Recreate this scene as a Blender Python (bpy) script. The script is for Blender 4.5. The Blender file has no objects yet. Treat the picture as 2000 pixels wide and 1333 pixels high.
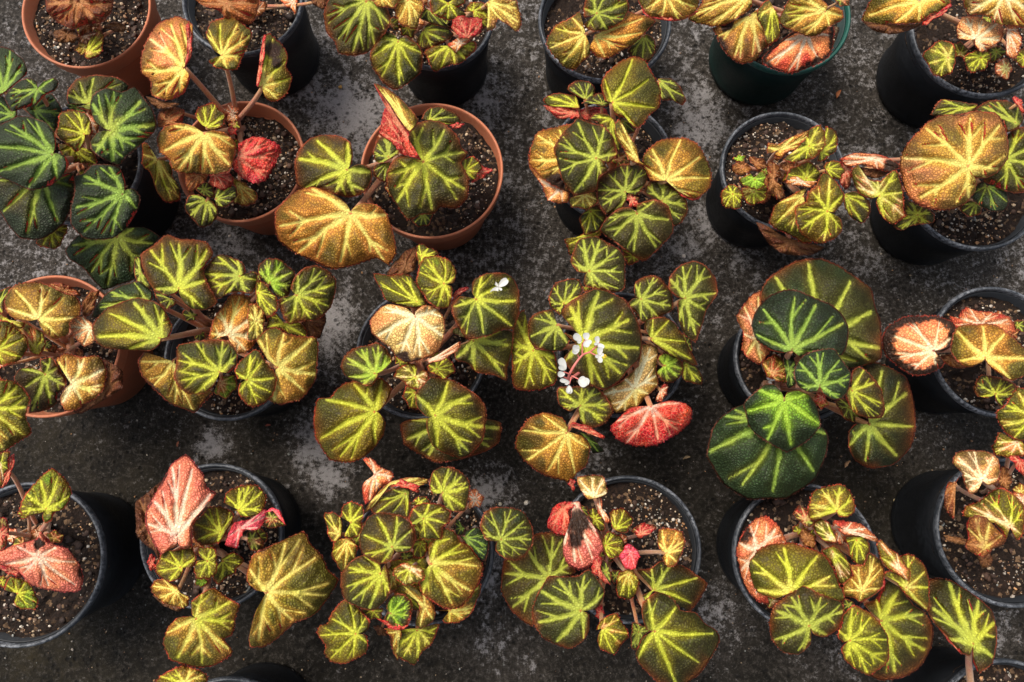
import bpy, math, random
import numpy as np
from mathutils import Vector
R_ = math.radians
scene = bpy.context.scene
col = scene.collection

# ---------------------------------------------------------------- camera, sky, sun, exposure
F_PX = 1500.0                       # focal length in photo pixels (photo is 2000 wide)
CAM_H = 1.0
TILT = math.atan(0.165)
cam_d = bpy.data.cameras.new('camera')
cam = bpy.data.objects.new('camera', cam_d)
col.objects.link(cam)
cam.location = (0, 0, CAM_H)
cam.rotation_euler = (TILT, 0, 0)
cam_d.sensor_width = 36.0
cam_d.lens = 36.0 * F_PX / 2000.0
cam_d.clip_start = 0.01
cam_d.clip_end = 200
scene.camera = cam

SUN_EL, SUN_AZ = R_(64), R_(310)     # azimuth clockwise from +Y (up the picture)
world = bpy.data.worlds.new('World')
scene.world = world
world.use_nodes = True
wn = world.node_tree
sky = wn.nodes.new('ShaderNodeTexSky')
sky.sky_type = 'NISHITA'
sky.sun_disc = False
sky.sun_elevation = SUN_EL
sky.sun_rotation = SUN_AZ
sky.air_density = 1.0
sky.dust_density = 3.0
sky.ozone_density = 0.6
bg = wn.nodes['Background']
bg.inputs['Strength'].default_value = 0.12
hs = wn.nodes.new('ShaderNodeHueSaturation'); hs.inputs['Saturation'].default_value = 0.45      # hazy white glasshouse daylight
wn.links.new(sky.outputs[0], hs.inputs['Color']); wn.links.new(hs.outputs[0], bg.inputs['Color'])
sun_d = bpy.data.lights.new('sun', 'SUN')
sun_d.energy = 2.0
sun_d.angle = R_(24)
sun_d.color = (1.0, 0.93, 0.82)
sun = bpy.data.objects.new('sun', sun_d)
col.objects.link(sun)
sd = Vector((math.sin(SUN_AZ) * math.cos(SUN_EL), math.cos(SUN_AZ) * math.cos(SUN_EL), math.sin(SUN_EL)))
sun.rotation_euler = sd.to_track_quat('Z', 'Y').to_euler()
scene.view_settings.view_transform = 'Standard'
scene.view_settings.look = 'None'
scene.view_settings.exposure = 0.90
scene.view_settings.gamma = 1.0

ct, st = math.cos(TILT), math.sin(TILT)
def unproj(px, py, z):
    """photo pixel (arrays allowed) -> world x, y on height z"""
    px = np.asarray(px, float); py = np.asarray(py, float); z = np.asarray(z, float)
    X = (px - 1000.0) / F_PX
    Y = (666.5 - py) / F_PX
    dy = Y * ct + st
    dz = Y * st - ct
    k = (z - CAM_H) / dz
    return X * k, dy * k
def pxsize(x, y, z):
    """metres per photo pixel at a world point"""
    depth = y * st - (z - CAM_H) * ct
    return depth / F_PX

# ---------------------------------------------------------------- helpers
def link(o, parent=None):
    col.objects.link(o)
    if parent is not None: o.parent = parent
    return o
def mesh_np(name, V, Fq, mat, parent=None, loc=(0, 0, 0), smooth=True, attrs=None):
    """V (n,3) array, Fq list of faces or (m,k) array"""
    me = bpy.data.meshes.new(name)
    V = np.asarray(V, np.float32)
    if isinstance(Fq, np.ndarray):
        m, k = Fq.shape
        me.vertices.add(len(V)); me.vertices.foreach_set('co', V.ravel())
        me.loops.add(m * k); me.loops.foreach_set('vertex_index', Fq.astype(np.int32).ravel())
        me.polygons.add(m)
        me.polygons.foreach_set('loop_start', np.arange(0, m * k, k, dtype=np.int32))
        me.update(calc_edges=True)
    else:
        me.from_pydata([tuple(map(float, v)) for v in V], [], [tuple(int(i) for i in f) for f in Fq]); me.update()
    if smooth: me.polygons.foreach_set('use_smooth', np.ones(len(me.polygons), bool))
    for nm, (typ, arr) in (attrs or {}).items():
        a = me.attributes.new(nm, typ, 'POINT')
        a.data.foreach_set({'FLOAT_COLOR': 'color', 'FLOAT_VECTOR': 'vector', 'FLOAT': 'value'}[typ], np.asarray(arr, np.float32).ravel())
    me.materials.append(mat)
    o = bpy.data.objects.new(name, me)
    o.location = loc
    return link(o, parent)
def lathe(profile, n=72, wob=0.0, seed=0):
    """profile [(r,z)] -> verts, quad faces"""
    rs = np.random.RandomState(seed)
    th = np.linspace(0, 2 * np.pi, n, endpoint=False)
    w = 1 + wob * (np.sin(2 * th + rs.rand() * 6) + 0.5 * np.sin(3 * th + rs.rand() * 6))
    V = []
    for r, z in profile:
        V.append(np.stack([r * w * np.cos(th), r * w * np.sin(th), np.full(n, z)], 1))
    V = np.concatenate(V)
    m = len(profile)
    i = np.arange(m - 1)[:, None] * n; j = np.arange(n)[None, :]; j2 = (j + 1) % n
    Fq = np.stack([i + j, i + j2, i + n + j2, i + n + j], -1).reshape(-1, 4)
    return V, Fq
def tube(pts, rad, n=8):
    P = np.asarray(pts, float); m = len(P)
    T = np.gradient(P, axis=0); T /= np.linalg.norm(T, axis=1)[:, None] + 1e-9
    up = np.array([0.13, 0.21, 1.0]); up /= np.linalg.norm(up)
    A = np.cross(T, up); A /= np.linalg.norm(A, axis=1)[:, None] + 1e-6
    B = np.cross(T, A)
    th = np.linspace(0, 2 * np.pi, n, endpoint=False)
    rad = np.broadcast_to(np.asarray(rad, float), (m,))
    V = (P[:, None, :] + rad[:, None, None] * (np.cos(th)[None, :, None] * A[:, None, :] + np.sin(th)[None, :, None] * B[:, None, :])).reshape(-1, 3)
    i = np.arange(m - 1)[:, None] * n; j = np.arange(n)[None, :]; j2 = (j + 1) % n
    Fq = np.stack([i + j, i + j2, i + n + j2, i + n + j], -1).reshape(-1, 4)
    F = [tuple(f) for f in Fq] + [tuple(range(n))[::-1], tuple((m - 1) * n + k for k in range(n))]
    return V, F
def fbm2(x, y, seed, scale, octv=3):
    rs = np.random.RandomState(seed)
    out = np.zeros_like(x); amp = 1.0; tot = 0
    for o in range(octv):
        for _ in range(3):
            a = rs.rand() * 6.283; ph = rs.rand() * 6.283; k = scale * (0.7 + 0.7 * rs.rand())
            out += amp * np.sin(k * (x * np.cos(a) + y * np.sin(a)) + ph)
            tot += amp
        amp *= 0.6; scale *= 2.1
    return out / tot * 1.8

# ---------------------------------------------------------------- materials
def newmat(name):
    m = bpy.data.materials.new(name); m.use_nodes = True
    nt = m.node_tree; nt.nodes.clear()
    out = nt.nodes.new('ShaderNodeOutputMaterial'); b = nt.nodes.new('ShaderNodeBsdfPrincipled')
    nt.links.new(b.outputs[0], out.inputs[0])
    return m, nt, b, out
def N(nt, typ, **kw):
    n = nt.nodes.new(typ)
    for k, v in kw.items():
        if k.startswith('i_'):
            n.inputs[int(k[2:]) if k[2:].isdigit() else k[2:].replace('_', ' ')].default_value = v
        else: setattr(n, k, v)
    return n
def ramp(nt, src, p0, p1, c0=(0, 0, 0, 1), c1=(1, 1, 1, 1), interp='LINEAR'):
    r = nt.nodes.new('ShaderNodeValToRGB'); r.color_ramp.interpolation = interp
    r.color_ramp.elements[0].position = p0; r.color_ramp.elements[0].color = c0
    r.color_ramp.elements[1].position = p1; r.color_ramp.elements[1].color = c1
    nt.links.new(src, r.inputs[0]); return r.outputs[0]
def mixc(nt, fac, a, b, typ='MIX'):
    m = nt.nodes.new('ShaderNodeMix'); m.data_type = 'RGBA'; m.blend_type = typ
    for s, v in ((m.inputs[0], fac), (m.inputs[6], a), (m.inputs[7], b)):
        if hasattr(v, 'is_output'): nt.links.new(v, s)
        elif isinstance(v, (int, float)): s.default_value = v
        else: s.default_value = (*v, 1) if len(v) == 3 else v
    return m.outputs[2]
def math_(nt, op, a, b=None, clamp=False):
    m = nt.nodes.new('ShaderNodeMath'); m.operation = op; m.use_clamp = clamp
    for s, v in zip(m.inputs, (a, b)):
        if v is None: continue
        if hasattr(v, 'is_output'): nt.links.new(v, s)
        else: s.default_value = v
    return m.outputs[0]
def noise(nt, scale, detail=4, rough=0.6, vec=None, out='Fac'):
    n = N(nt, 'ShaderNodeTexNoise'); n.inputs['Scale'].default_value = scale
    n.inputs['Detail'].default_value = detail; n.inputs['Roughness'].default_value = rough
    if vec is not None: nt.links.new(vec, n.inputs['Vector'])
    return n.outputs[out]
def coords(nt, kind='Object'):
    return N(nt, 'ShaderNodeTexCoord').outputs[kind]
def bump(nt, b, h, dist, strength=1.0):
    n = N(nt, 'ShaderNodeBump'); n.inputs['Distance'].default_value = dist; n.inputs['Strength'].default_value = strength
    nt.links.new(h, n.inputs['Height']); nt.links.new(n.outputs[0], b.inputs['Normal']); return n

def leaf_material():
    m, nt, b, out = newmat('begonia_leaf')
    co = coords(nt)
    at = lambda n, o: N(nt, 'ShaderNodeAttribute', attribute_name=n).outputs[o]
    blade, veinc, mm = at('blade', 'Color'), at('veinc', 'Color'), at('m', 'Vector')
    sep = N(nt, 'ShaderNodeSeparateXYZ'); nt.links.new(mm, sep.inputs[0])
    vein, edge, net = sep.outputs
    # blistered cells, a little warped
    wn_ = noise(nt, 90, 2, 0.5, co, 'Color')
    add = N(nt, 'ShaderNodeVectorMath', operation='MULTIPLY_ADD'); nt.links.new(wn_, add.inputs[0])
    add.inputs[1].default_value = (0.004, 0.004, 0.004); nt.links.new(co, add.inputs[2])
    vo = N(nt, 'ShaderNodeTexVoronoi', feature='DISTANCE_TO_EDGE'); vo.inputs['Scale'].default_value = 335
    nt.links.new(add.outputs[0], vo.inputs['Vector'])
    vf = N(nt, 'ShaderNodeTexVoronoi', feature='F1'); vf.inputs['Scale'].default_value = 335
    nt.links.new(add.outputs[0], vf.inputs['Vector'])
    vr = N(nt, 'ShaderNodeTexVoronoi', feature='DISTANCE_TO_EDGE'); vr.inputs['Scale'].default_value = 210
    nt.links.new(add.outputs[0], vr.inputs['Vector'])
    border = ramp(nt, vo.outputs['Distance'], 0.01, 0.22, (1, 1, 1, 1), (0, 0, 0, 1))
    cellr = N(nt, 'ShaderNodeSeparateColor'); nt.links.new(vf.outputs['Color'], cellr.inputs[0])
    cr = cellr.outputs[0]
    nf = noise(nt, 420, 4, 0.7, co)
    # feathery vein stripe: threshold jittered per blister
    j = math_(nt, 'ADD', math_(nt, 'MULTIPLY', math_(nt, 'SUBTRACT', cr, 0.5), 0.26), math_(nt, 'MULTIPLY', math_(nt, 'SUBTRACT', nf, 0.5), 0.30))
    vj = math_(nt, 'ADD', vein, j)
    vm = ramp(nt, vj, 0.20, 0.80)
    # blade variation
    lo = noise(nt, 38, 3, 0.6, co)
    vary = N(nt, 'ShaderNodeHueSaturation'); nt.links.new(blade, vary.inputs['Color'])
    val = math_(nt, 'ADD', math_(nt, 'MULTIPLY', cr, 0.28), math_(nt, 'MULTIPLY', lo, 1.0))
    nt.links.new(math_(nt, 'ADD', val, 0.80), vary.inputs['Value'])
    nt.links.new(math_(nt, 'ADD', math_(nt, 'MULTIPLY', lo, 0.05), 0.475), vary.inputs['Hue'])
    bcol = vary.outputs[0]
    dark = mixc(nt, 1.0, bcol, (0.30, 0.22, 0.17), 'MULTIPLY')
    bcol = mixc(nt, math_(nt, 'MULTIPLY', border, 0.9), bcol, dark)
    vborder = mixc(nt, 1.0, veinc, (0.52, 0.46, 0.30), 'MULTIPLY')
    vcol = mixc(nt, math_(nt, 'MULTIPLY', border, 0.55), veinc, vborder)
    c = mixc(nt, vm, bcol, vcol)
    # veined underside net
    netl = ramp(nt, vr.outputs['Distance'], 0.01, 0.10, (1, 1, 1, 1), (0, 0, 0, 1))
    c = mixc(nt, math_(nt, 'MULTIPLY', math_(nt, 'MULTIPLY', netl, net), 0.36), c, veinc)
    # red hairy margin
    ej = math_(nt, 'ADD', edge, math_(nt, 'MULTIPLY', math_(nt, 'SUBTRACT', nf, 0.5), 0.7))
    c = mixc(nt, math_(nt, 'MULTIPLY', ramp(nt, ej, 0.35, 0.65), ramp(nt, noise(nt, 55, 2, 0.5, co), 0.38, 0.58, (0.25, 0.25, 0.25, 1), (0.95, 0.95, 0.95, 1))), c, at('marg', 'Color'))
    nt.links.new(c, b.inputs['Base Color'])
    b.inputs['Roughness'].default_value = 0.48
    b.inputs['Specular IOR Level'].default_value = 0.24
    dome = ramp(nt, vo.outputs['Distance'], 0.0, 0.42, interp='EASE')
    h = math_(nt, 'ADD', math_(nt, 'MULTIPLY', dome, 1.0), math_(nt, 'MULTIPLY', nf, 0.5))
    bump(nt, b, h, 0.0011, 0.75)
    tr = N(nt, 'ShaderNodeBsdfTranslucent'); nt.links.new(c, tr.inputs[0])
    mx = N(nt, 'ShaderNodeMixShader'); mx.inputs[0].default_value = 0.2
    nt.links.new(b.outputs[0], mx.inputs[1]); nt.links.new(tr.outputs[0], mx.inputs[2]); nt.links.new(mx.outputs[0], out.inputs[0])
    return m
def petiole_material():
    m, nt, b, out = newmat('petiole')
    co = coords(nt)
    n = noise(nt, 60, 3, 0.6, co); f = noise(nt, 900, 3, 0.8, co)
    c = mixc(nt, ramp(nt, n, 0.35, 0.65), (0.42, 0.10, 0.035), (0.46, 0.22, 0.06))
    c = mixc(nt, ramp(nt, f, 0.52, 0.70), c, (0.62, 0.38, 0.24))
    nt.links.new(c, b.inputs['Base Color']); b.inputs['Roughness'].default_value = 0.5
    b.inputs['Sheen Weight'].default_value = 0.25
    bump(nt, b, f, 0.0008, 0.8)
    return m
def pot_material(name, base, light, rough, dust):
    m, nt, b, out = newmat(name)
    co = coords(nt)
    n = noise(nt, 14, 5, 0.65, co); f = noise(nt, 260, 5, 0.75, co)
    mp = N(nt, 'ShaderNodeMapping'); mp.inputs['Scale'].default_value = (1, 1, 14); nt.links.new(co, mp.inputs[0])
    s = noise(nt, 26, 5, 0.7, mp.outputs[0])
    c = mixc(nt, ramp(nt, n, 0.35, 0.70), base, tuple(0.6 * v for v in base))
    d = math_(nt, 'MULTIPLY', ramp(nt, f, 0.40, 0.66), ramp(nt, n, 0.38, 0.60))
    d = math_(nt, 'ADD', math_(nt, 'MULTIPLY', d, dust), math_(nt, 'MULTIPLY', ramp(nt, s, 0.58, 0.78), dust * 0.35), True)
    c = mixc(nt, d, c, light)
    nt.links.new(c, b.inputs['Base Color'])
    nt.links.new(ramp(nt, f, 0.3, 0.7, (rough,) * 3 + (1,), (min(1, rough + 0.25),) * 3 + (1,)), b.inputs['Roughness'])
    b.inputs['Specular IOR Level'].default_value = 0.35
    bump(nt, b, math_(nt, 'ADD', f, math_(nt, 'MULTIPLY', s, 1.0)), 0.0004, 0.6)
    return m
def soil_material():
    m, nt, b, out = newmat('potting_soil')
    co = coords(nt)
    n = noise(nt, 30, 4, 0.6, co); f = noise(nt, 330, 6, 0.8, co)
    vo = N(nt, 'ShaderNodeTexVoronoi'); vo.inputs['Scale'].default_value = 260; nt.links.new(co, vo.inputs['Vector'])
    c = mixc(nt, ramp(nt, f, 0.35, 0.68), (0.004, 0.0025, 0.0018), (0.036, 0.018, 0.010))
    c = mixc(nt, ramp(nt, n, 0.45, 0.75), c, (0.018, 0.010, 0.006))
    sc = N(nt, 'ShaderNodeSeparateColor'); nt.links.new(vo.outputs['Color'], sc.inputs[0])
    c = mixc(nt, math_(nt, 'MULTIPLY', ramp(nt, sc.outputs[0], 0.86, 0.88), ramp(nt, n, 0.35, 0.6)), c, (0.20, 0.12, 0.065))
    nt.links.new(c, b.inputs['Base Color']); b.inputs['Roughness'].default_value = 0.8
    b.inputs['Specular IOR Level'].default_value = 0.25
    h = math_(nt, 'ADD', f, math_(nt, 'MULTIPLY', vo.outputs['Distance'], -0.8))
    bump(nt, b, h, 0.003, 1.0)
    return m
def grit_material():
    m, nt, b, out = newmat('grit')
    a = N(nt, 'ShaderNodeAttribute', attribute_name='c').outputs['Color']
    f = noise(nt, 700, 4, 0.7, coords(nt))
    c = mixc(nt, ramp(nt, f, 0.35, 0.65), mixc(nt, 1.0, a, (0.5, 0.42, 0.36), 'MULTIPLY'), a)
    nt.links.new(c, b.inputs['Base Color']); b.inputs['Roughness'].default_value = 0.75
    bump(nt, b, f, 0.0006, 0.8)
    return m
def ground_material():
    m, nt, b, out = newmat('stained_concrete')
    co = coords(nt)
    li = N(nt, 'ShaderNodeAttribute', attribute_name='lichen').outputs['Fac']
    wa = N(nt, 'ShaderNodeAttribute', attribute_name='warm').outputs['Fac']
    big = noise(nt, 5, 5, 0.6, co); mid = noise(nt, 24, 8, 0.8, co); mid2 = noise(nt, 75, 6, 0.8, co); fine = noise(nt, 190, 6, 0.85, co); fin2 = noise(nt, 900, 3, 0.8, co)
    c = mixc(nt, ramp(nt, mid, 0.34, 0.68), (0.0035, 0.0029, 0.0019), (0.029, 0.024, 0.018))
    c = mixc(nt, math_(nt, 'MULTIPLY', ramp(nt, fine, 0.50, 0.68), 0.75), c, (0.12, 0.104, 0.088))
    c = mixc(nt, math_(nt, 'MULTIPLY', math_(nt, 'MULTIPLY', li, 1.6, True), ramp(nt, fine, 0.36, 0.62)), c, (0.115, 0.096, 0.080))
    c = mixc(nt, math_(nt, 'MULTIPLY', wa, ramp(nt, mid, 0.4, 0.7)), c, (0.032, 0.024, 0.010))
    k = math_(nt, 'ADD', math_(nt, 'MULTIPLY', li, 1.15), math_(nt, 'ADD', math_(nt, 'MULTIPLY', math_(nt, 'ADD', math_(nt, 'MULTIPLY', math_(nt, 'SUBTRACT', mid, 0.5), 0.6), math_(nt, 'SUBTRACT', mid2, 0.5)), 2.6), math_(nt, 'MULTIPLY', math_(nt, 'SUBTRACT', fine, 0.5), 2.8)))
    k = math_(nt, 'ADD', k, math_(nt, 'MULTIPLY', math_(nt, 'SUBTRACT', big, 0.5), 0.5))
    c = mixc(nt, math_(nt, 'MULTIPLY', ramp(nt, k, 0.50, 1.0), 0.85), c, mixc(nt, fin2, (0.14, 0.123, 0.112), (0.60, 0.565, 0.555)))
    # dark pits and scattered pale specks
    vo = N(nt, 'ShaderNodeTexVoronoi'); vo.inputs['Scale'].default_value = 150; nt.links.new(co, vo.inputs['Vector'])
    sc = N(nt, 'ShaderNodeSeparateColor'); nt.links.new(vo.outputs['Color'], sc.inputs[0])
    pit = math_(nt, 'MULTIPLY', ramp(nt, sc.outputs[1], 0.80, 0.84), ramp(nt, vo.outputs['Distance'], 0.2, 0.5, (1, 1, 1, 1), (0, 0, 0, 1)))
    c = mixc(nt, math_(nt, 'MULTIPLY', pit, 0.7), c, (0.008, 0.007, 0.006))
    nt.links.new(c, b.inputs['Base Color'])
    nt.links.new(ramp(nt, mid, 0.3, 0.7, (0.5, 0.5, 0.5, 1), (0.85, 0.85, 0.85, 1)), b.inputs['Roughness'])
    b.inputs['Specular IOR Level'].default_value = 0.12
    h = math_(nt, 'ADD', math_(nt, 'MULTIPLY', mid, 1.2), math_(nt, 'ADD', math_(nt, 'MULTIPLY', fine, 0.8), math_(nt, 'MULTIPLY', pit, -0.5)))
    bump(nt, b, h, 0.006, 1.0)
    return m
def plain(name, c, rough=0.5, tr=0.0):
    m, nt, b, out = newmat(name)
    n = noise(nt, 300, 3, 0.6, coords(nt))
    nt.links.new(mixc(nt, n, c, tuple(0.8 * v for v in c)), b.inputs['Base Color'])
    b.inputs['Roughness'].default_value = rough
    return m
M_LEAF = leaf_material(); M_PET = petiole_material(); M_SOIL = soil_material(); M_GRIT = grit_material(); M_GROUND = ground_material()
M_POT = {'T': pot_material('terracotta', (0.44, 0.115, 0.045), (0.46, 0.20, 0.12), 0.5, 0.5),
         'K': pot_material('black_plastic', (0.0035, 0.0042, 0.0055), (0.022, 0.025, 0.030), 0.42, 0.5),
         'E': pot_material('green_plastic', (0.003, 0.016, 0.013), (0.02, 0.05, 0.042), 0.4, 0.5)}
M_RIM = {'T': pot_material('terracotta_rim', (0.50, 0.15, 0.065), (0.52, 0.25, 0.15), 0.5, 0.6),
         'K': pot_material('black_plastic_rim', (0.018, 0.022, 0.028), (0.24, 0.25, 0.27), 0.33, 1.0),
         'E': pot_material('green_plastic_rim', (0.010, 0.075, 0.055), (0.12, 0.22, 0.19), 0.38, 0.6)}
M_WHITE = plain('white_petal', (0.50, 0.49, 0.45), 0.5); M_PINK = plain('pink_stalk', (0.60, 0.16, 0.13), 0.5)
M_YEL = plain('yellow_anthers', (0.75, 0.50, 0.03), 0.5)

# ---------------------------------------------------------------- ground
def sstep0(x, a, b):
    t = np.clip((x - a) / (b - a), 0, 1); return t * t * (3 - 2 * t)
def build_ground():
    nx, ny = 260, 200
    xs = np.linspace(-1.4, 1.4, nx); ys = np.linspace(-1.0, 1.3, ny)
    xs = np.concatenate([[-60, -20, -6, -2.5], xs, [2.5, 6, 20, 60]]); ys = np.concatenate([[-60, -20, -6, -2.5], ys, [2.5, 6, 20, 60]])
    X, Y = np.meshgrid(xs, ys)
    li = 0.38 * sstep0(Y, -0.06, 0.28); wa = np.zeros_like(X)
    blobs = [(680,215,75,60,1),(600,180,50,45,.65),(720,270,60,40,.8),(950,200,40,70,.8),(985,350,25,120,.55),(1350,190,60,60,.7),(1370,250,50,60,.9),(1400,430,60,50,.95),(1330,480,80,40,.7),
             (1300,520,60,30,.6),(1450,500,50,30,.5),(650,620,45,55,1),(640,690,30,60,.7),(440,475,60,40,.75),(430,60,20,80,.4),(610,870,40,60,.9),(640,930,45,40,.95),(410,870,32,30,1),(950,960,50,40,.8),
             (950,1120,30,60,.7),(960,1250,60,40,.5),(1160,890,40,30,.7),(30,520,40,25,.5),(300,170,60,40,.35),(1900,540,60,40,.45),(1960,500,50,35,.5),(1750,380,30,30,.2),(1580,210,60,40,.35),
             (1010,1280,40,60,.4),(1400,1200,50,60,.55),(1930,1240,50,35,.75),(1850,1090,40,30,.5),(1650,1290,80,40,.5),(500,440,60,30,.5),(880,510,90,30,.5),(930,510,40,25,.6),(640,20,20,60,.4),
             (1220,490,50,40,.5),(1010,380,30,60,.4),(1390,640,40,50,.45),(1820,850,60,60,.35),(650,480,60,30,.3),(20,1000,30,30,.2),(1130,930,40,20,.5),(1000,20,30,60,.3),(150,500,60,30,.35),(560,960,30,40,.3)]
    for px, py, rx, ry, w in blobs:
        x, y = unproj(px, py, 0.0); s = float(pxsize(x, y, 0.0))
        d = ((X - x) / (rx * s)) ** 2 + ((Y - y) / (ry * s)) ** 2
        li = np.maximum(li, 0.95 * w * np.exp(-d * 0.55))
    for px, py, rx, ry, w in [(60,1300,200,90,.8),(80,860,180,60,.6),(1650,900,200,200,.4),(1500,250,150,120,.3),(1850,520,200,80,.5),(1080,60,60,200,.3),(320,900,160,90,.4)]:
        x, y = unproj(px, py, 0.0); s = float(pxsize(x, y, 0.0))
        wa = np.maximum(wa, w * np.exp(-(((X - x) / (rx * s)) ** 2 + ((Y - y) / (ry * s)) ** 2)))
    nX = len(xs); nY = len(ys)
    Z = 0.0012 * fbm2(X, Y, 5, 9.0, 3); Z[np.abs(X) > 1.3] = 0; Z -= 0.0012
    V = np.stack([X, Y, Z], -1).reshape(-1, 3)
    i = (np.arange(nY - 1)[:, None] * nX + np.arange(nX - 1)[None, :])
    Fq = np.stack([i, i + 1, i + nX + 1, i + nX], -1).reshape(-1, 4)
    o = mesh_np('ground', V, Fq, M_GROUND, attrs={'lichen': ('FLOAT', li), 'warm': ('FLOAT', wa)})
    o['kind'] = 'structure'
build_ground()

ICO_V = None
def ico():
    global ICO_V, ICO_F
    if ICO_V is None:
        t = (1 + 5 ** 0.5) / 2
        ICO_V = np.array([(-1, t, 0), (1, t, 0), (-1, -t, 0), (1, -t, 0), (0, -1, t), (0, 1, t), (0, -1, -t), (0, 1, -t), (t, 0, -1), (t, 0, 1), (-t, 0, -1), (-t, 0, 1)]) / 1.9
        ICO_F = np.array([(0, 11, 5), (0, 5, 1), (0, 1, 7), (0, 7, 10), (0, 10, 11), (1, 5, 9), (5, 11, 4), (11, 10, 2), (10, 7, 6), (7, 1, 8), (3, 9, 4), (3, 4, 2), (3, 2, 6), (3, 6, 8), (3, 8, 9), (4, 9, 5), (2, 4, 11), (6, 2, 10), (8, 6, 7), (9, 8, 1)])
    return ICO_V, ICO_F
def stones(pos, size, cols, rs, flat=0.7):
    V0, F0 = ico(); n = len(pos)
    sc = size[:, None, None] * (0.7 + 0.6 * rs.rand(n, 1, 3)) * np.array([1, 1, flat])
    jit = 1 + 0.25 * rs.randn(n, 12, 1)
    V = V0[None] * jit * sc
    a = rs.rand(n) * 6.283; ca, sa = np.cos(a)[:, None], np.sin(a)[:, None]
    Vx = V[..., 0] * ca - V[..., 1] * sa; Vy = V[..., 0] * sa + V[..., 1] * ca
    V = np.stack([Vx, Vy, V[..., 2]], -1) + pos[:, None, :]
    F = (F0[None] + 12 * np.arange(n)[:, None, None]).reshape(-1, 3)
    C = np.repeat(np.concatenate([cols, np.ones((n, 1))], 1)[:, None, :], 12, 1).reshape(-1, 4)
    return V.reshape(-1, 3), F, C
GRITC = np.array([(0.55, 0.42, 0.27), (0.72, 0.66, 0.56), (0.38, 0.22, 0.12), (0.45, 0.40, 0.34), (0.60, 0.33, 0.15), (0.25, 0.16, 0.10), (0.30, 0.32, 0.30)])
def build_debris():
    rs = np.random.RandomState(11)
    n = 2600
    px = rs.rand(n) * 2300 - 150; py = rs.rand(n) * 1600 - 130
    x, y = unproj(px, py, 0.0)
    s = 0.0005 + 0.0011 * rs.rand(n) ** 4
    c = GRITC[rs.randint(0, 7, n)] * (0.5 + 0.5 * rs.rand(n, 1))
    V, F, C = stones(np.stack([x, y, s * 0.2], 1), s, c, rs)
    o = mesh_np('scattered_grit', V, F, M_GRIT, smooth=False, attrs={'c': ('FLOAT_COLOR', C)})
    o['kind'] = 'stuff'; o['label'] = 'fine pale grit scattered over the dark stained concrete'; o['category'] = 'grit'
build_debris()

# ---------------------------------------------------------------- leaves
PAL = {  # blade, vein, margin
 'D': ((0.022, 0.036, 0.014), (0.30, 0.45, 0.070), (0.20, 0.06, 0.035)),
 'G': ((0.044, 0.038, 0.009), (0.46, 0.51, 0.070), (0.40, 0.085, 0.035)),
 'L': ((0.14, 0.25, 0.014), (0.42, 0.66, 0.05), (0.45, 0.08, 0.03)),
 'O': ((0.150, 0.112, 0.010), (0.66, 0.68, 0.060), (0.55, 0.07, 0.03)),
 'Y': ((0.42, 0.200, 0.026), (0.88, 0.76, 0.19), (0.52, 0.10, 0.045)),
 'X': ((0.26, 0.085, 0.020), (0.50, 0.22, 0.08), (0.30, 0.05, 0.02)),
 'W': ((0.66, 0.38, 0.14), (0.95, 0.82, 0.50), (0.50, 0.12, 0.05)),
 'C': ((0.74, 0.25, 0.09), (0.95, 0.72, 0.50), (0.52, 0.07, 0.04)),
 'R': ((0.50, 0.030, 0.026), (0.80, 0.36, 0.20), (0.60, 0.03, 0.03)),
 'S': ((0.78, 0.22, 0.13), (0.95, 0.62, 0.48), (0.60, 0.08, 0.07)),
 'P': ((0.85, 0.08, 0.11), (0.92, 0.45, 0.38), (0.80, 0.05, 0.06)),
 'B': ((0.12, 0.042, 0.016), (0.26, 0.11, 0.04), (0.06, 0.02, 0.01))}
BROWN = np.array((0.035, 0.017, 0.010))

def catmull(P, n):
    P = np.asarray(P, float); m = len(P); K = 14
    out = []
    t = np.linspace(0, 1, K, endpoint=False)[:, None]
    for i in range(m):
        p0, p1, p2, p3 = P[i - 1], P[i], P[(i + 1) % m], P[(i + 2) % m]
        out.append(0.5 * ((2 * p1) + (-p0 + p2) * t + (2 * p0 - 5 * p1 + 4 * p2 - p3) * t ** 2 + (-p0 + 3 * p1 - 3 * p2 + p3) * t ** 3) * 0.5
                   + 0.5 * (p1 * (1 - t) + p2 * t))
    C = np.concatenate(out); C2 = np.concatenate([C, C[:1]])
    s = np.concatenate([[0], np.cumsum(np.linalg.norm(np.diff(C2, axis=0), axis=1))])
    q = np.linspace(0, s[-1], n, endpoint=False)
    return np.stack([np.interp(q, s, C2[:, k]) for k in (0, 1)], 1), s[-1]
def inside(p, P):
    x, y = p; c = False; n = len(P)
    for i in range(n):
        x1, y1 = P[i]; x2, y2 = P[(i + 1) % n]
        if (y1 > y) != (y2 > y) and x < (x2 - x1) * (y - y1) / (y2 - y1 + 1e-12) + x1: c = not c
    return c
def sstep(x, a, b):
    t = np.clip((x - a) / (b - a), 0, 1); return t * t * (3 - 2 * t)
def segdist(Q, A, B):
    d = B - A; L = (d ** 2).sum() + 1e-12
    t = np.clip(((Q - A) @ d) / L, 0, 1)
    return np.linalg.norm(Q - (A + t[:, None] * d), axis=1), t

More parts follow.
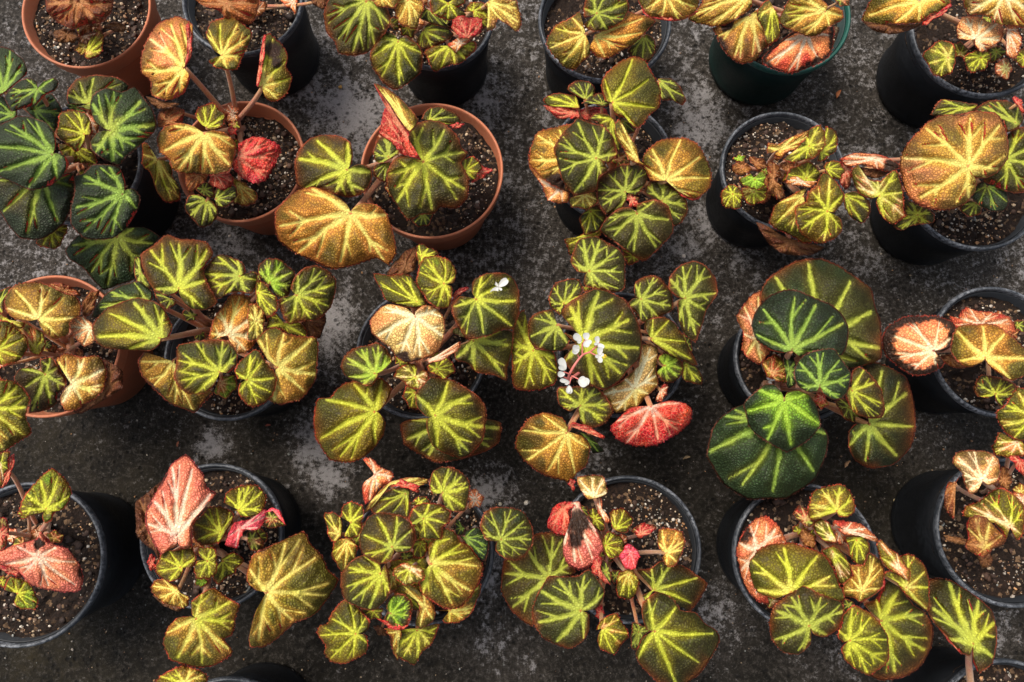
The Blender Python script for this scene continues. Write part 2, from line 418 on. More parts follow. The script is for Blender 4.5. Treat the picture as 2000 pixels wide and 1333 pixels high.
TILES = {'A': 0, 'B': 500, 'C': 1000, 'D': 1500}
TY = {'0': 0, '1': 440, '2': 833}
LEVEL = 0.0105
def build_leaf(spec, plant, idx, parent):
    """one leaf: outline around the point where the stalk meets the blade, veins fanned from it, domed and creased"""
    rs = np.random.RandomState(idx * 7 + 13)
    child, tile, typ, lvl, hub, pts, burns = spec
    ox, oy = TILES[tile[0]], TY[tile[1]]
    full = lambda p: np.array([ox + p[0] * 0.375, oy + p[1] * 0.375])
    hub = full(hub); P = np.array([full(p) for p in pts])
    cen = P.mean(0); ext = np.sqrt(((P - cen) ** 2).sum(1)).mean() * 2
    if not inside(hub, P):
        B_, _ = catmull(P, 60); k = np.argmin(np.linalg.norm(B_ - hub, axis=1))
        e = B_[k] + 0.12 * (cen - B_[k])
        gap = np.linalg.norm(hub - (P[0] + P[-1]) / 2)
        hub = e if gap > 0.3 * ext else 0.25 * hub + 0.75 * e
    mid = 0.5 * (P[0] + P[-1])
    notch = np.linalg.norm(mid - hub) < 0.36 * ext and len(P) >= 8
    nseg = int(np.clip(ext * 1.25, 40, 150)) ; nring = int(np.clip(ext * 0.24, 7, 26))
    PP = np.concatenate([P, [hub + 0.12 * (mid - hub) + 0.5 * rs.randn(2)]]) if notch else P
    Bd, per = catmull(PP, nseg)
    d = Bd - hub; r = np.linalg.norm(d, axis=1)
    # toothed margin
    s = np.arange(nseg) / nseg
    crisp = 1.0 if typ[0] in 'OLYRC' else 0.5
    teeth = (np.abs(((s * per / 9.0) + 0.35 * np.sin(s * 40 + idx)) % 1 - 0.5) * 2 - 0.5) * 1.3 + rs.randn(nseg) * 0.35 + 1.0 * np.sin(s * 6.283 * 5 + idx)
    amp = crisp * 1.5 * np.clip(r / (0.2 * ext), 0, 1)
    Bd = hub + d * (1 + (teeth * amp / np.maximum(r, 4)))[:, None]
    # fan grid
    t = (np.arange(1, nring + 1) / nring) ** 0.85
    G = hub[None, None] + t[:, None, None] * (Bd - hub)[None]
    Q = np.concatenate([[hub], G.reshape(-1, 2)])
    tt = np.concatenate([[0], np.repeat(t, nseg)])
    ang_r = np.concatenate([[0], np.tile(r, nring)])
    # primary veins
    segs = []
    th = np.unwrap(np.arctan2(d[:, 1], d[:, 0]))
    ok = r > 0.30 * r.max()
    w = np.where(ok, np.abs(np.gradient(th)) * 0.6 + 0.4 * (6.283 / nseg) * (r / r.mean()), 0.0)
    cw = np.cumsum(w); tot = cw[-1]
    K = int(np.clip(round(tot / 0.82), 4, 8)) if ext > 34 else int(np.clip(round(tot / 1.0), 3, 6))
    if ext < 12: K = 2
    ks = []; fork_p = rs.choice([0.3, 0.6, 0.85])
    for i in range(K):
        q = (i + 0.5 + rs.uniform(-0.16, 0.16)) / K * tot
        k = int(np.searchsorted(cw, q)); k = min(k, nseg - 1); ks.append(k)
    ws = (0.030 if typ[0] not in 'DG' else 0.033) * ext ** 0.82 * 4.3 * rs.uniform(0.78, 1.25)
    for k in ks:
        e = hub + (Bd[k] - hub) * rs.uniform(0.86, 0.95)
        nrm = np.array([-(e - hub)[1], (e - hub)[0]]) * rs.uniform(-0.05, 0.05)
        m1 = hub + 0.5 * (e - hub) + nrm
        a = rs.uniform(0.75, 1.1)
        segs.append((hub, m1, 1.10 * ws * a, 0.85 * ws * a, 1)); segs.append((m1, e, 0.85 * ws * a, 0.44 * ws * a, 1))
        if ext > 45 and r[k] > 0.4 * r.max():
            for sg in (-1, 1):
                if rs.rand() < fork_p:
                    f0 = rs.uniform(0.42, 0.68); a0 = hub + f0 * (e - hub) + nrm * (1 - abs(2 * f0 - 1))
                    kk = (k + sg * int(nseg * rs.uniform(0.035, 0.06))) % nseg
                    e2 = hub + (Bd[kk] - hub) * rs.uniform(0.78, 0.93)
                    segs.append((a0, e2, 0.60 * ws, 0.22 * ws, 0.95))
    vein = np.zeros(len(Q)); crease = np.zeros(len(Q)); wide = np.zeros(len(Q))
    wob = 1 + 0.30 * fbm2(Q[:, 0], Q[:, 1], idx, 0.16, 2)
    for a, b, w0, w1, s_ in segs:
        dd, t_ = segdist(Q, a, b); ww = (w0 * (1 - t_) + w1 * t_)
        vein = np.maximum(vein, s_ * np.exp(-(dd / (ww * wob * 0.72)) ** 2 * 0.9))
        crease = np.maximum(crease, np.exp(-(dd / (ww * 1.2)) ** 2)); wide = np.maximum(wide, np.exp(-(dd / (ww * 2.0 + 0.012 * ext)) ** 2))
    vein = np.maximum(vein, 0.62 * np.exp(-(np.linalg.norm(Q - hub, axis=1) / (0.13 * ext)) ** 2))
    vein *= 0.35 + 0.65 * sstep(1.02 - tt, 0.0, 0.10)
    # ---- height: whole plant is one low dome, every leaf cups and droops a little at its margin
    zb = plant['h'] + 0.030 + lvl * LEVEL
    cx, cy = plant['c']
    rr = np.linalg.norm(Q - hub, axis=1) / ext
    z = np.full(len(Q), zb)
    small = min(1.0, ext / 120)
    tdir = rs.uniform(0, 6.283); tam = rs.uniform(0.0, 0.10 if ext > 75 else 0.35)
    x, y = unproj(Q[:, 0], Q[:, 1], zb)
    hx, hy = unproj(hub[0], hub[1], zb); sz = float(pxsize(hx, hy, zb)) * ext
    bulge = 0.075 * sz * (1 - crease) * np.clip(tt * 2.2, 0, 1) * np.clip((1.05 - tt) * 4, 0.3, 1)
    ruff = (0.045 + 0.03 * rs.rand()) * sz * np.sin(np.concatenate([[0], np.tile(th, nring)]) * 5 + idx) * tt ** 3
    lump = 0.030 * sz * fbm2(Q[:, 0], Q[:, 1], idx + 91, max(0.07, 9.0 / ext), 3)
    droop = (-0.17 if ext > 75 else rs.uniform(-0.28, 0.06)) * sz * rr ** 2 - 0.05 * sz * tt ** 6
    if typ[0] in 'RPBX' or (len(typ) > 1 and typ[1] in 'B'):
        ruff *= 2.0; lump *= 2.5
    for _ in range(2):
        rho = np.sqrt((x - cx) ** 2 + (y - cy) ** 2)
        dome = -1.35 * np.minimum(rho, 0.2) ** 2
        til = tam * ((x - hx) * np.cos(tdir) + (y - hy) * np.sin(tdir))
        z = np.maximum(zb + dome + til + bulge + ruff + lump + droop, 0.004 + 0.002 * tt)
        x, y = unproj(Q[:, 0], Q[:, 1], z)
    # ---- colours
    A = PAL[typ[0]]; Bp = PAL[typ[1]] if len(typ) > 1 else None
    blade = np.tile(np.array(A[0]), (len(Q), 1)); vc = np.tile(np.array(A[1]), (len(Q), 1)); mg = np.tile(np.array(A[2]), (len(Q), 1))
    if Bp is not None:
        order = 'BDGLXORPSCYW'
        light = order.index(typ[1]) > order.index(typ[0])          # is the second tone the lighter one? the lighter one keeps to the veins
        n_ = fbm2(Q[:, 0], Q[:, 1], idx + 50, 4.5 / ext, 3) + rs.uniform(-0.2, 0.2)
        n_ = n_ + (1 if light else -1) * (1.1 * wide - 0.55 + 0.5 * (0.5 - tt))
        k = sstep(n_, -0.15, 0.95)[:, None] * 0.8
        blade = blade * (1 - k) + k * np.array(Bp[0]); vc = vc * (1 - k) + k * np.array(Bp[1])
    g = (0.82 + 0.36 * rs.rand()); blade = blade * g * (1 + 0.08 * rs.randn(3)); vc = np.clip(vc * (0.92 + 0.14 * rs.rand()), 0, 0.92)
    # ageing leaves keep green between the veins towards the margin; margins flush orange-red in places
    n3 = fbm2(Q[:, 0], Q[:, 1], idx + 23, 5.5 / ext, 3) + rs.uniform(-0.3, 0.3)
    if typ[0] in 'OY' or typ in ('CY', 'WY'):
        k = (sstep(n3 + 1.0 * tt - 1.1 * wide, 0.05, 0.95) * 0.75)[:, None]
        blade = blade * (1 - k) + k * np.array((0.070, 0.066, 0.010))
    if typ[0] in 'GLOYC':
        k = (np.exp(-ang_r * (1 - tt) / (0.055 * ext)) * sstep(-n3, -0.5, 0.5) * 0.55)[:, None]
        blade = blade * (1 - k) + k * np.array((0.42, 0.085, 0.018)); vc = vc * (1 - k) + k * np.array((0.75, 0.30, 0.06))
    # broad light wash bordering the veins (leaves lighten beside their veins)
    k = ((0.06 if typ[0] in 'RP' else 0.20) * wide * (1 - 0.8 * tt))[:, None]; blade = blade * (1.22 - 0.42 * tt ** 2)[:, None]; blade = blade * (1 - k) + vc * k
    rimb = sum(b[0] for b in burns if len(b) == 1) * 0.375
    burns = [(full((b[0], b[1])), b[2] * 0.375) for b in burns if len(b) == 3]; nb = len(burns); de = ang_r * (1 - tt)
    if (typ[0] in 'YC' or typ[-1] == 'B') and ext > 24:                # dried brown nibbles along the margin of ageing leaves
        for _ in range(rs.randint(0, 3)): kb = rs.randint(nseg); burns += [(Bd[kb], ext * rs.uniform(0.04, 0.10))] if r[kb] > 0.55 * r.max() else []
    if rimb:
        q = de / (rimb * (1 + 0.55 * fbm2(Q[:, 0], Q[:, 1], idx + 17, 0.06, 2))) + 0.25 * fbm2(Q[:, 0], Q[:, 1], idx + 7, 0.4, 2)
        k = (1 - sstep(q, 0.7, 1.2))[:, None]
        blade = blade * (1 - k) + BROWN * k; vc = vc * (1 - k) + BROWN * 2 * k
    for ib, (c0, br) in enumerate(burns):
        q = np.linalg.norm(Q - c0, axis=1) / br * (1.0 if ib < nb else 0.6) + (0 if ib < nb else de / (0.5 * br)) + 0.22 * fbm2(Q[:, 0], Q[:, 1], idx + 7, 0.25, 3)
        k = (1 - sstep(q, 0.75, 1.15))[:, None]
        blade = blade * (1 - k) + BROWN * k; vc = vc * (1 - k) + BROWN * 1.8 * k; vein = vein * (1 - 0.6 * k[:, 0])
    dist_edge = ang_r * (1 - tt)
    edge = np.exp(-(dist_edge / (1.5 + 0.006 * ext)) ** 2) * (1.0 if typ[0] not in 'B' else 0.4)
    net = np.full(len(Q), 1.0 if typ[0] in 'R' else 0.0)
    if typ[0] in 'RP': vein *= 0.85 if len(typ) > 1 else 0.6
    m = np.stack([vein, edge, net], 1)
    ones = np.ones((len(Q), 1))
    # faces of upper surface and of lower surface 0.8 mm beneath
    j = np.arange(nseg); j2 = (j + 1) % nseg
    tri = np.stack([np.zeros(nseg, int), 1 + j, 1 + j2], 1)
    i = (np.arange(nring - 1)[:, None] * nseg + 1)
    qd = np.stack([i + j, i + nseg + j, i + nseg + j2, i + j2], -1).reshape(-1, 4)
    area = 0.5 * np.sum(Bd[:, 0] * np.roll(Bd[:, 1], -1) - np.roll(Bd[:, 0], -1) * Bd[:, 1])
    nV = len(Q)
    T = np.stack([x, y, z], 1)
    # lower sheet: hub + 4 rings
    lr = list(range(0, nring - 1))
    low_idx = np.concatenate([[0]] + [1 + a * nseg + j for a in lr])
    L = T[low_idx] - np.array([0, 0, 0.0008]); L[:, 2] = np.maximum(L[:, 2], 0.003)
    V = np.concatenate([T, L])
    lt = np.stack([np.full(nseg, nV), nV + 1 + j2, nV + 1 + j], 1)
    lq = []
    for a in range(len(lr) - 1):
        b0 = nV + 1 + a * nseg; lq.append(np.stack([b0 + j, b0 + j2, b0 + nseg + j2, b0 + nseg + j], 1))
    b0 = nV + 1 + (len(lr) - 1) * nseg; last = 1 + (nring - 1) * nseg
    lq.append(np.stack([b0 + j, b0 + j2, last + j2, last + j], 1)); lq = np.concatenate(lq)
    # short hairs standing off the margin
    nh = nseg * 2; hb = rs.rand(nh) * nseg; b0_ = hb.astype(int) % nseg; f_ = (hb % 1)[:, None]
    ring = T[last:last + nseg]; Pb = ring[b0_] * (1 - f_) + ring[(b0_ + 1) % nseg] * f_
    inn = T[last - nseg:last]; out_ = ring[b0_] - inn[b0_]; out_ /= np.linalg.norm(out_, axis=1)[:, None] + 1e-6
    tg = ring[(b0_ + 1) % nseg] - ring[b0_]; tg /= np.linalg.norm(tg, axis=1)[:, None] + 1e-6
    hl = (0.0006 + 0.0011 * rs.rand(nh))[:, None] * min(1.0, 0.5 + ext / 160)
    Hh = np.stack([Pb - tg * 0.00016 - out_ * 0.0003, Pb + tg * 0.00016 - out_ * 0.0003, Pb + out_ * hl + tg * rs.randn(nh, 1) * 0.0005], 1).reshape(-1, 3)
    ht = len(V) + np.arange(nh * 3).reshape(-1, 3); V = np.concatenate([V, Hh])
    if area > 0:      # image y points down: positive area means clockwise in the world
        tri, qd, lt, lq = tri[:, ::-1], qd[:, ::-1], lt[:, ::-1], lq[:, ::-1]
    org = np.array([float(x[0]), float(y[0]), float(z[0])])
    nl = len(low_idx); und = np.array(PAL['R'][0]) if typ[0] not in 'B' else np.array(PAL['B'][0])
    fa = [tri, lt, ht]; fb = [qd, lq]
    me = bpy.data.meshes.new('leaf')
    V = (V - org).astype(np.float32)
    t3 = np.concatenate(fa); t4 = np.concatenate(fb)
    me.vertices.add(len(V)); me.vertices.foreach_set('co', V.ravel())
    me.loops.add(len(t3) * 3 + len(t4) * 4)
    me.loops.foreach_set('vertex_index', np.concatenate([t3.ravel(), t4.ravel()]).astype(np.int32))
    me.polygons.add(len(t3) + len(t4))
    me.polygons.foreach_set('loop_start', np.concatenate([np.arange(len(t3)) * 3, len(t3) * 3 + np.arange(len(t4)) * 4]).astype(np.int32))
    me.update(calc_edges=True); me.polygons.foreach_set('use_smooth', np.ones(len(me.polygons), bool))
    def attr(nm, typ_, arr):
        a = me.attributes.new(nm, typ_, 'POINT'); a.data.foreach_set('color' if typ_ == 'FLOAT_COLOR' else 'vector', np.asarray(arr, np.float32).ravel())
    hc = np.tile(np.append(np.array(A[2]) * 1.3 + 0.02, 1), (nh * 3, 1))
    rgba = lambda up, lo: np.concatenate([np.concatenate([np.clip(up, 0.003, 1), ones], 1), np.tile(np.append(lo, 1), (nl, 1)), hc])
    attr('blade', 'FLOAT_COLOR', rgba(blade, und)); attr('veinc', 'FLOAT_COLOR', rgba(vc, np.array((0.6, 0.25, 0.12)))); attr('marg', 'FLOAT_COLOR', rgba(mg, und))
    attr('m', 'FLOAT_VECTOR', np.concatenate([m, np.tile([0.1, 0, 1.0], (nl, 1)), np.tile([0, 0, 0], (nh * 3, 1))]))
    me.materials.append(M_LEAF)
    o = bpy.data.objects.new('curled_margin' if child else 'leaf', me)
    o.parent = parent; col.objects.link(o)
    po = np.array(parent['_w']) if '_w' in parent else np.zeros(3)
    o.location = org - po
    o['_w'] = org.tolist()
    lab = {'R': 'upturned red leaf underside', 'P': 'bright pink-red young leaf', 'B': 'withered dark brown leaf'}.get(typ[0])
    if lab and not child: o['label'] = lab
    if len(typ) > 1 and typ[1] == 'B' and not child: o['label'] = 'scorched orange-brown withering leaf'
    return o, org, ext, typ

def petiole(o, org, plant, idx, ext):
    rs = np.random.RandomState(idx + 4000)
    c = np.array([plant['c'][0] + rs.uniform(-0.012, 0.012), plant['c'][1] + rs.uniform(-0.012, 0.012), plant['h'] - 0.024])
    e = org - np.array([0, 0, 0.0022]); dxy = e - c; L = np.linalg.norm(dxy)
    if L < 0.012: return
    p1 = c + np.array([0.30 * dxy[0], 0.30 * dxy[1], 0.30 * dxy[2] + 0.008]); p2 = c + np.array([0.72 * dxy[0], 0.72 * dxy[1], 0.62 * dxy[2]]) + rs.uniform(-0.004, 0.004, 3)
    if ext > 60: p2[2] = min(p2[2], e[2] - 0.004)
    t = np.linspace(0, 1, 15)[:, None]
    P = (1 - t) ** 3 * c + 3 * (1 - t) ** 2 * t * p1 + 3 * (1 - t) * t ** 2 * p2 + t ** 3 * e
    # a stalk that crosses the rim stays above it
    rho = np.linalg.norm(P[:, :2] - np.array(plant['pc']), axis=1)
    P[:, 2] = np.where((rho > plant['r'] * 0.86) & (rho < plant['r'] * 1.1), np.maximum(P[:, 2], plant['h'] + 0.006), P[:, 2])
    w = 0.0013 + 0.0017 * min(1, ext / 130)
    V, F = tube(P - org, w * (1.35 - 0.4 * t[:, 0]), 7)
    mesh_np('petiole', V, F, M_PET, parent=o)

# ---------------------------------------------------------------- pots
def build_pot(kind, root, r, h, idx):
    rs = np.random.RandomState(idx)
    rb = r * (0.80 if kind != 'T' else 0.70); tw = 0.0022 if kind != 'T' else 0.0017
    if kind == 'T':
        rc = r * 0.955; zc = h - 0.024
        body = [(0.0001, 0.003), (rb * 0.9, 0.003), (rb, 0.0006), (rb + 0.0012, 0.003), (rc - 0.002, zc - 0.001), (rc - 0.002, zc + 0.001), (rc - tw - 0.002, zc + 0.001), (rb - tw, 0.006), (0.0001, 0.006)]
        rim = [(rc - 0.0018, zc), (r - 0.0030, zc), (r - 0.0022, zc + 0.0015), (r - 0.0004, h - 0.003), (r, h - 0.0015), (r - 0.0008, h), (r - tw * 1.4, h), (r - tw * 1.9, h - 0.0012), (r - tw * 2.2, h - 0.006), (rc - 0.0042, zc)]
    else:
        rc = r - 0.0045
        body = [(0.0001, 0.004), (rb * 0.6, 0.004), (rb * 0.62, 0.002), (rb * 0.93, 0.002), (rb, 0.0006), (rb + 0.002, 0.006), (rb + (rc - rb) * 0.12, 0.014), (rb + (rc - rb) * 0.13 - 0.0008, 0.017), (rb + (rc - rb) * 0.5, h * 0.5), (rc, h - 0.006),
                (rc - tw, h - 0.006), (rb - tw, 0.007), (0.0001, 0.007)]
        rim = [(rc - 0.0001, h - 0.0105), (r - 0.0016, h - 0.010), (r - 0.0003, h - 0.008), (r, h - 0.004), (r - 0.0006, h - 0.0012), (r - 0.0015, h), (r - 0.0028, h + 0.0002), (r - 0.0038, h - 0.001), (r - 0.0044, h - 0.0035), (r - 0.0050, h - 0.012), (r - 0.0072, h - 0.013), (r - 0.0080, h - 0.024)]
    V, F = lathe(body, 84, 0.0025, idx); pot = mesh_np('pot', V, F, M_POT[kind], parent=root)
    V, F = lathe(rim, 96, 0.0025, idx); mesh_np('rim', V, F, M_RIM[kind], parent=pot)
    # soil: a mounded disc with clods
    zs = h - rs.uniform(0.016, 0.024); R = r - (0.006 if kind != 'T' else 0.0065)
    nr, nt_ = 34, 90
    th = np.linspace(0, 2 * np.pi, nt_, endpoint=False); rr = (np.arange(1, nr + 1) / nr) * R
    X = (rr[:, None] * np.cos(th)).ravel(); Y = (rr[:, None] * np.sin(th)).ravel()
    X = np.append(X, 0); Y = np.append(Y, 0)
    hgt = lambda X, Y: zs + 0.0060 * fbm2(X, Y, idx + 3, 80, 3) + 0.0030 * fbm2(X, Y, idx + 8, 420, 3) + 0.006 * (1 - (X ** 2 + Y ** 2) / R ** 2)
    Z = hgt(X, Y); c = nr * nt_
    j = np.arange(nt_); j2 = (j + 1) % nt_
    F = [(c, a, b) for a, b in zip(j, j2)]
    for i in range(nr - 1): F += [(i * nt_ + a, (i + 1) * nt_ + a, (i + 1) * nt_ + b, i * nt_ + b) for a, b in zip(j, j2)]
    soil = mesh_np('soil', np.stack([X, Y, Z], 1), F, M_SOIL, parent=root)
    n = 1200
    rad = R * 0.97 * np.sqrt(rs.rand(n)); a = rs.rand(n) * 6.283
    cl = fbm2(rad * np.cos(a), rad * np.sin(a), idx + 77, 45, 2)
    keep = (cl + rs.randn(n) * 0.5) > -0.1; rad, a = rad[keep], a[keep]; n = len(a)
    x, y = rad * np.cos(a), rad * np.sin(a)
    s = 0.0005 + 0.0017 * rs.rand(n) ** 3.2; s[:8] = 0.0018 + 0.0012 * rs.rand(8)
    ci = rs.choice(7, n, p=[.24, .16, .18, .12, .12, .13, .05]); C_ = GRITC[ci] * (0.55 + 0.65 * rs.rand(n, 1))
    V, F2, C = stones(np.stack([x, y, hgt(x, y) + s * 0.25], 1), s, C_, rs)
    g = mesh_np('soil_grit', V, F2, M_GRIT, parent=soil, smooth=False, attrs={'c': ('FLOAT_COLOR', C)}); g['kind'] = 'stuff'
    # bark chips
    n = 110
    rad = R * 0.93 * np.sqrt(rs.rand(n)); a = rs.rand(n) * 6.283; x, y = rad * np.cos(a), rad * np.sin(a)
    s = 0.0016 + 0.0032 * rs.rand(n) ** 1.8
    V, F2, C = stones(np.stack([x, y, hgt(x, y) + 0.0003], 1), s, np.array([(0.05, 0.024, 0.013)]) * (0.5 + 1.2 * rs.rand(n, 1)), rs, 0.45)
    g = mesh_np('bark_chips', V, F2, M_GRIT, parent=soil, smooth=False, attrs={'c': ('FLOAT_COLOR', C)}); g['kind'] = 'stuff'

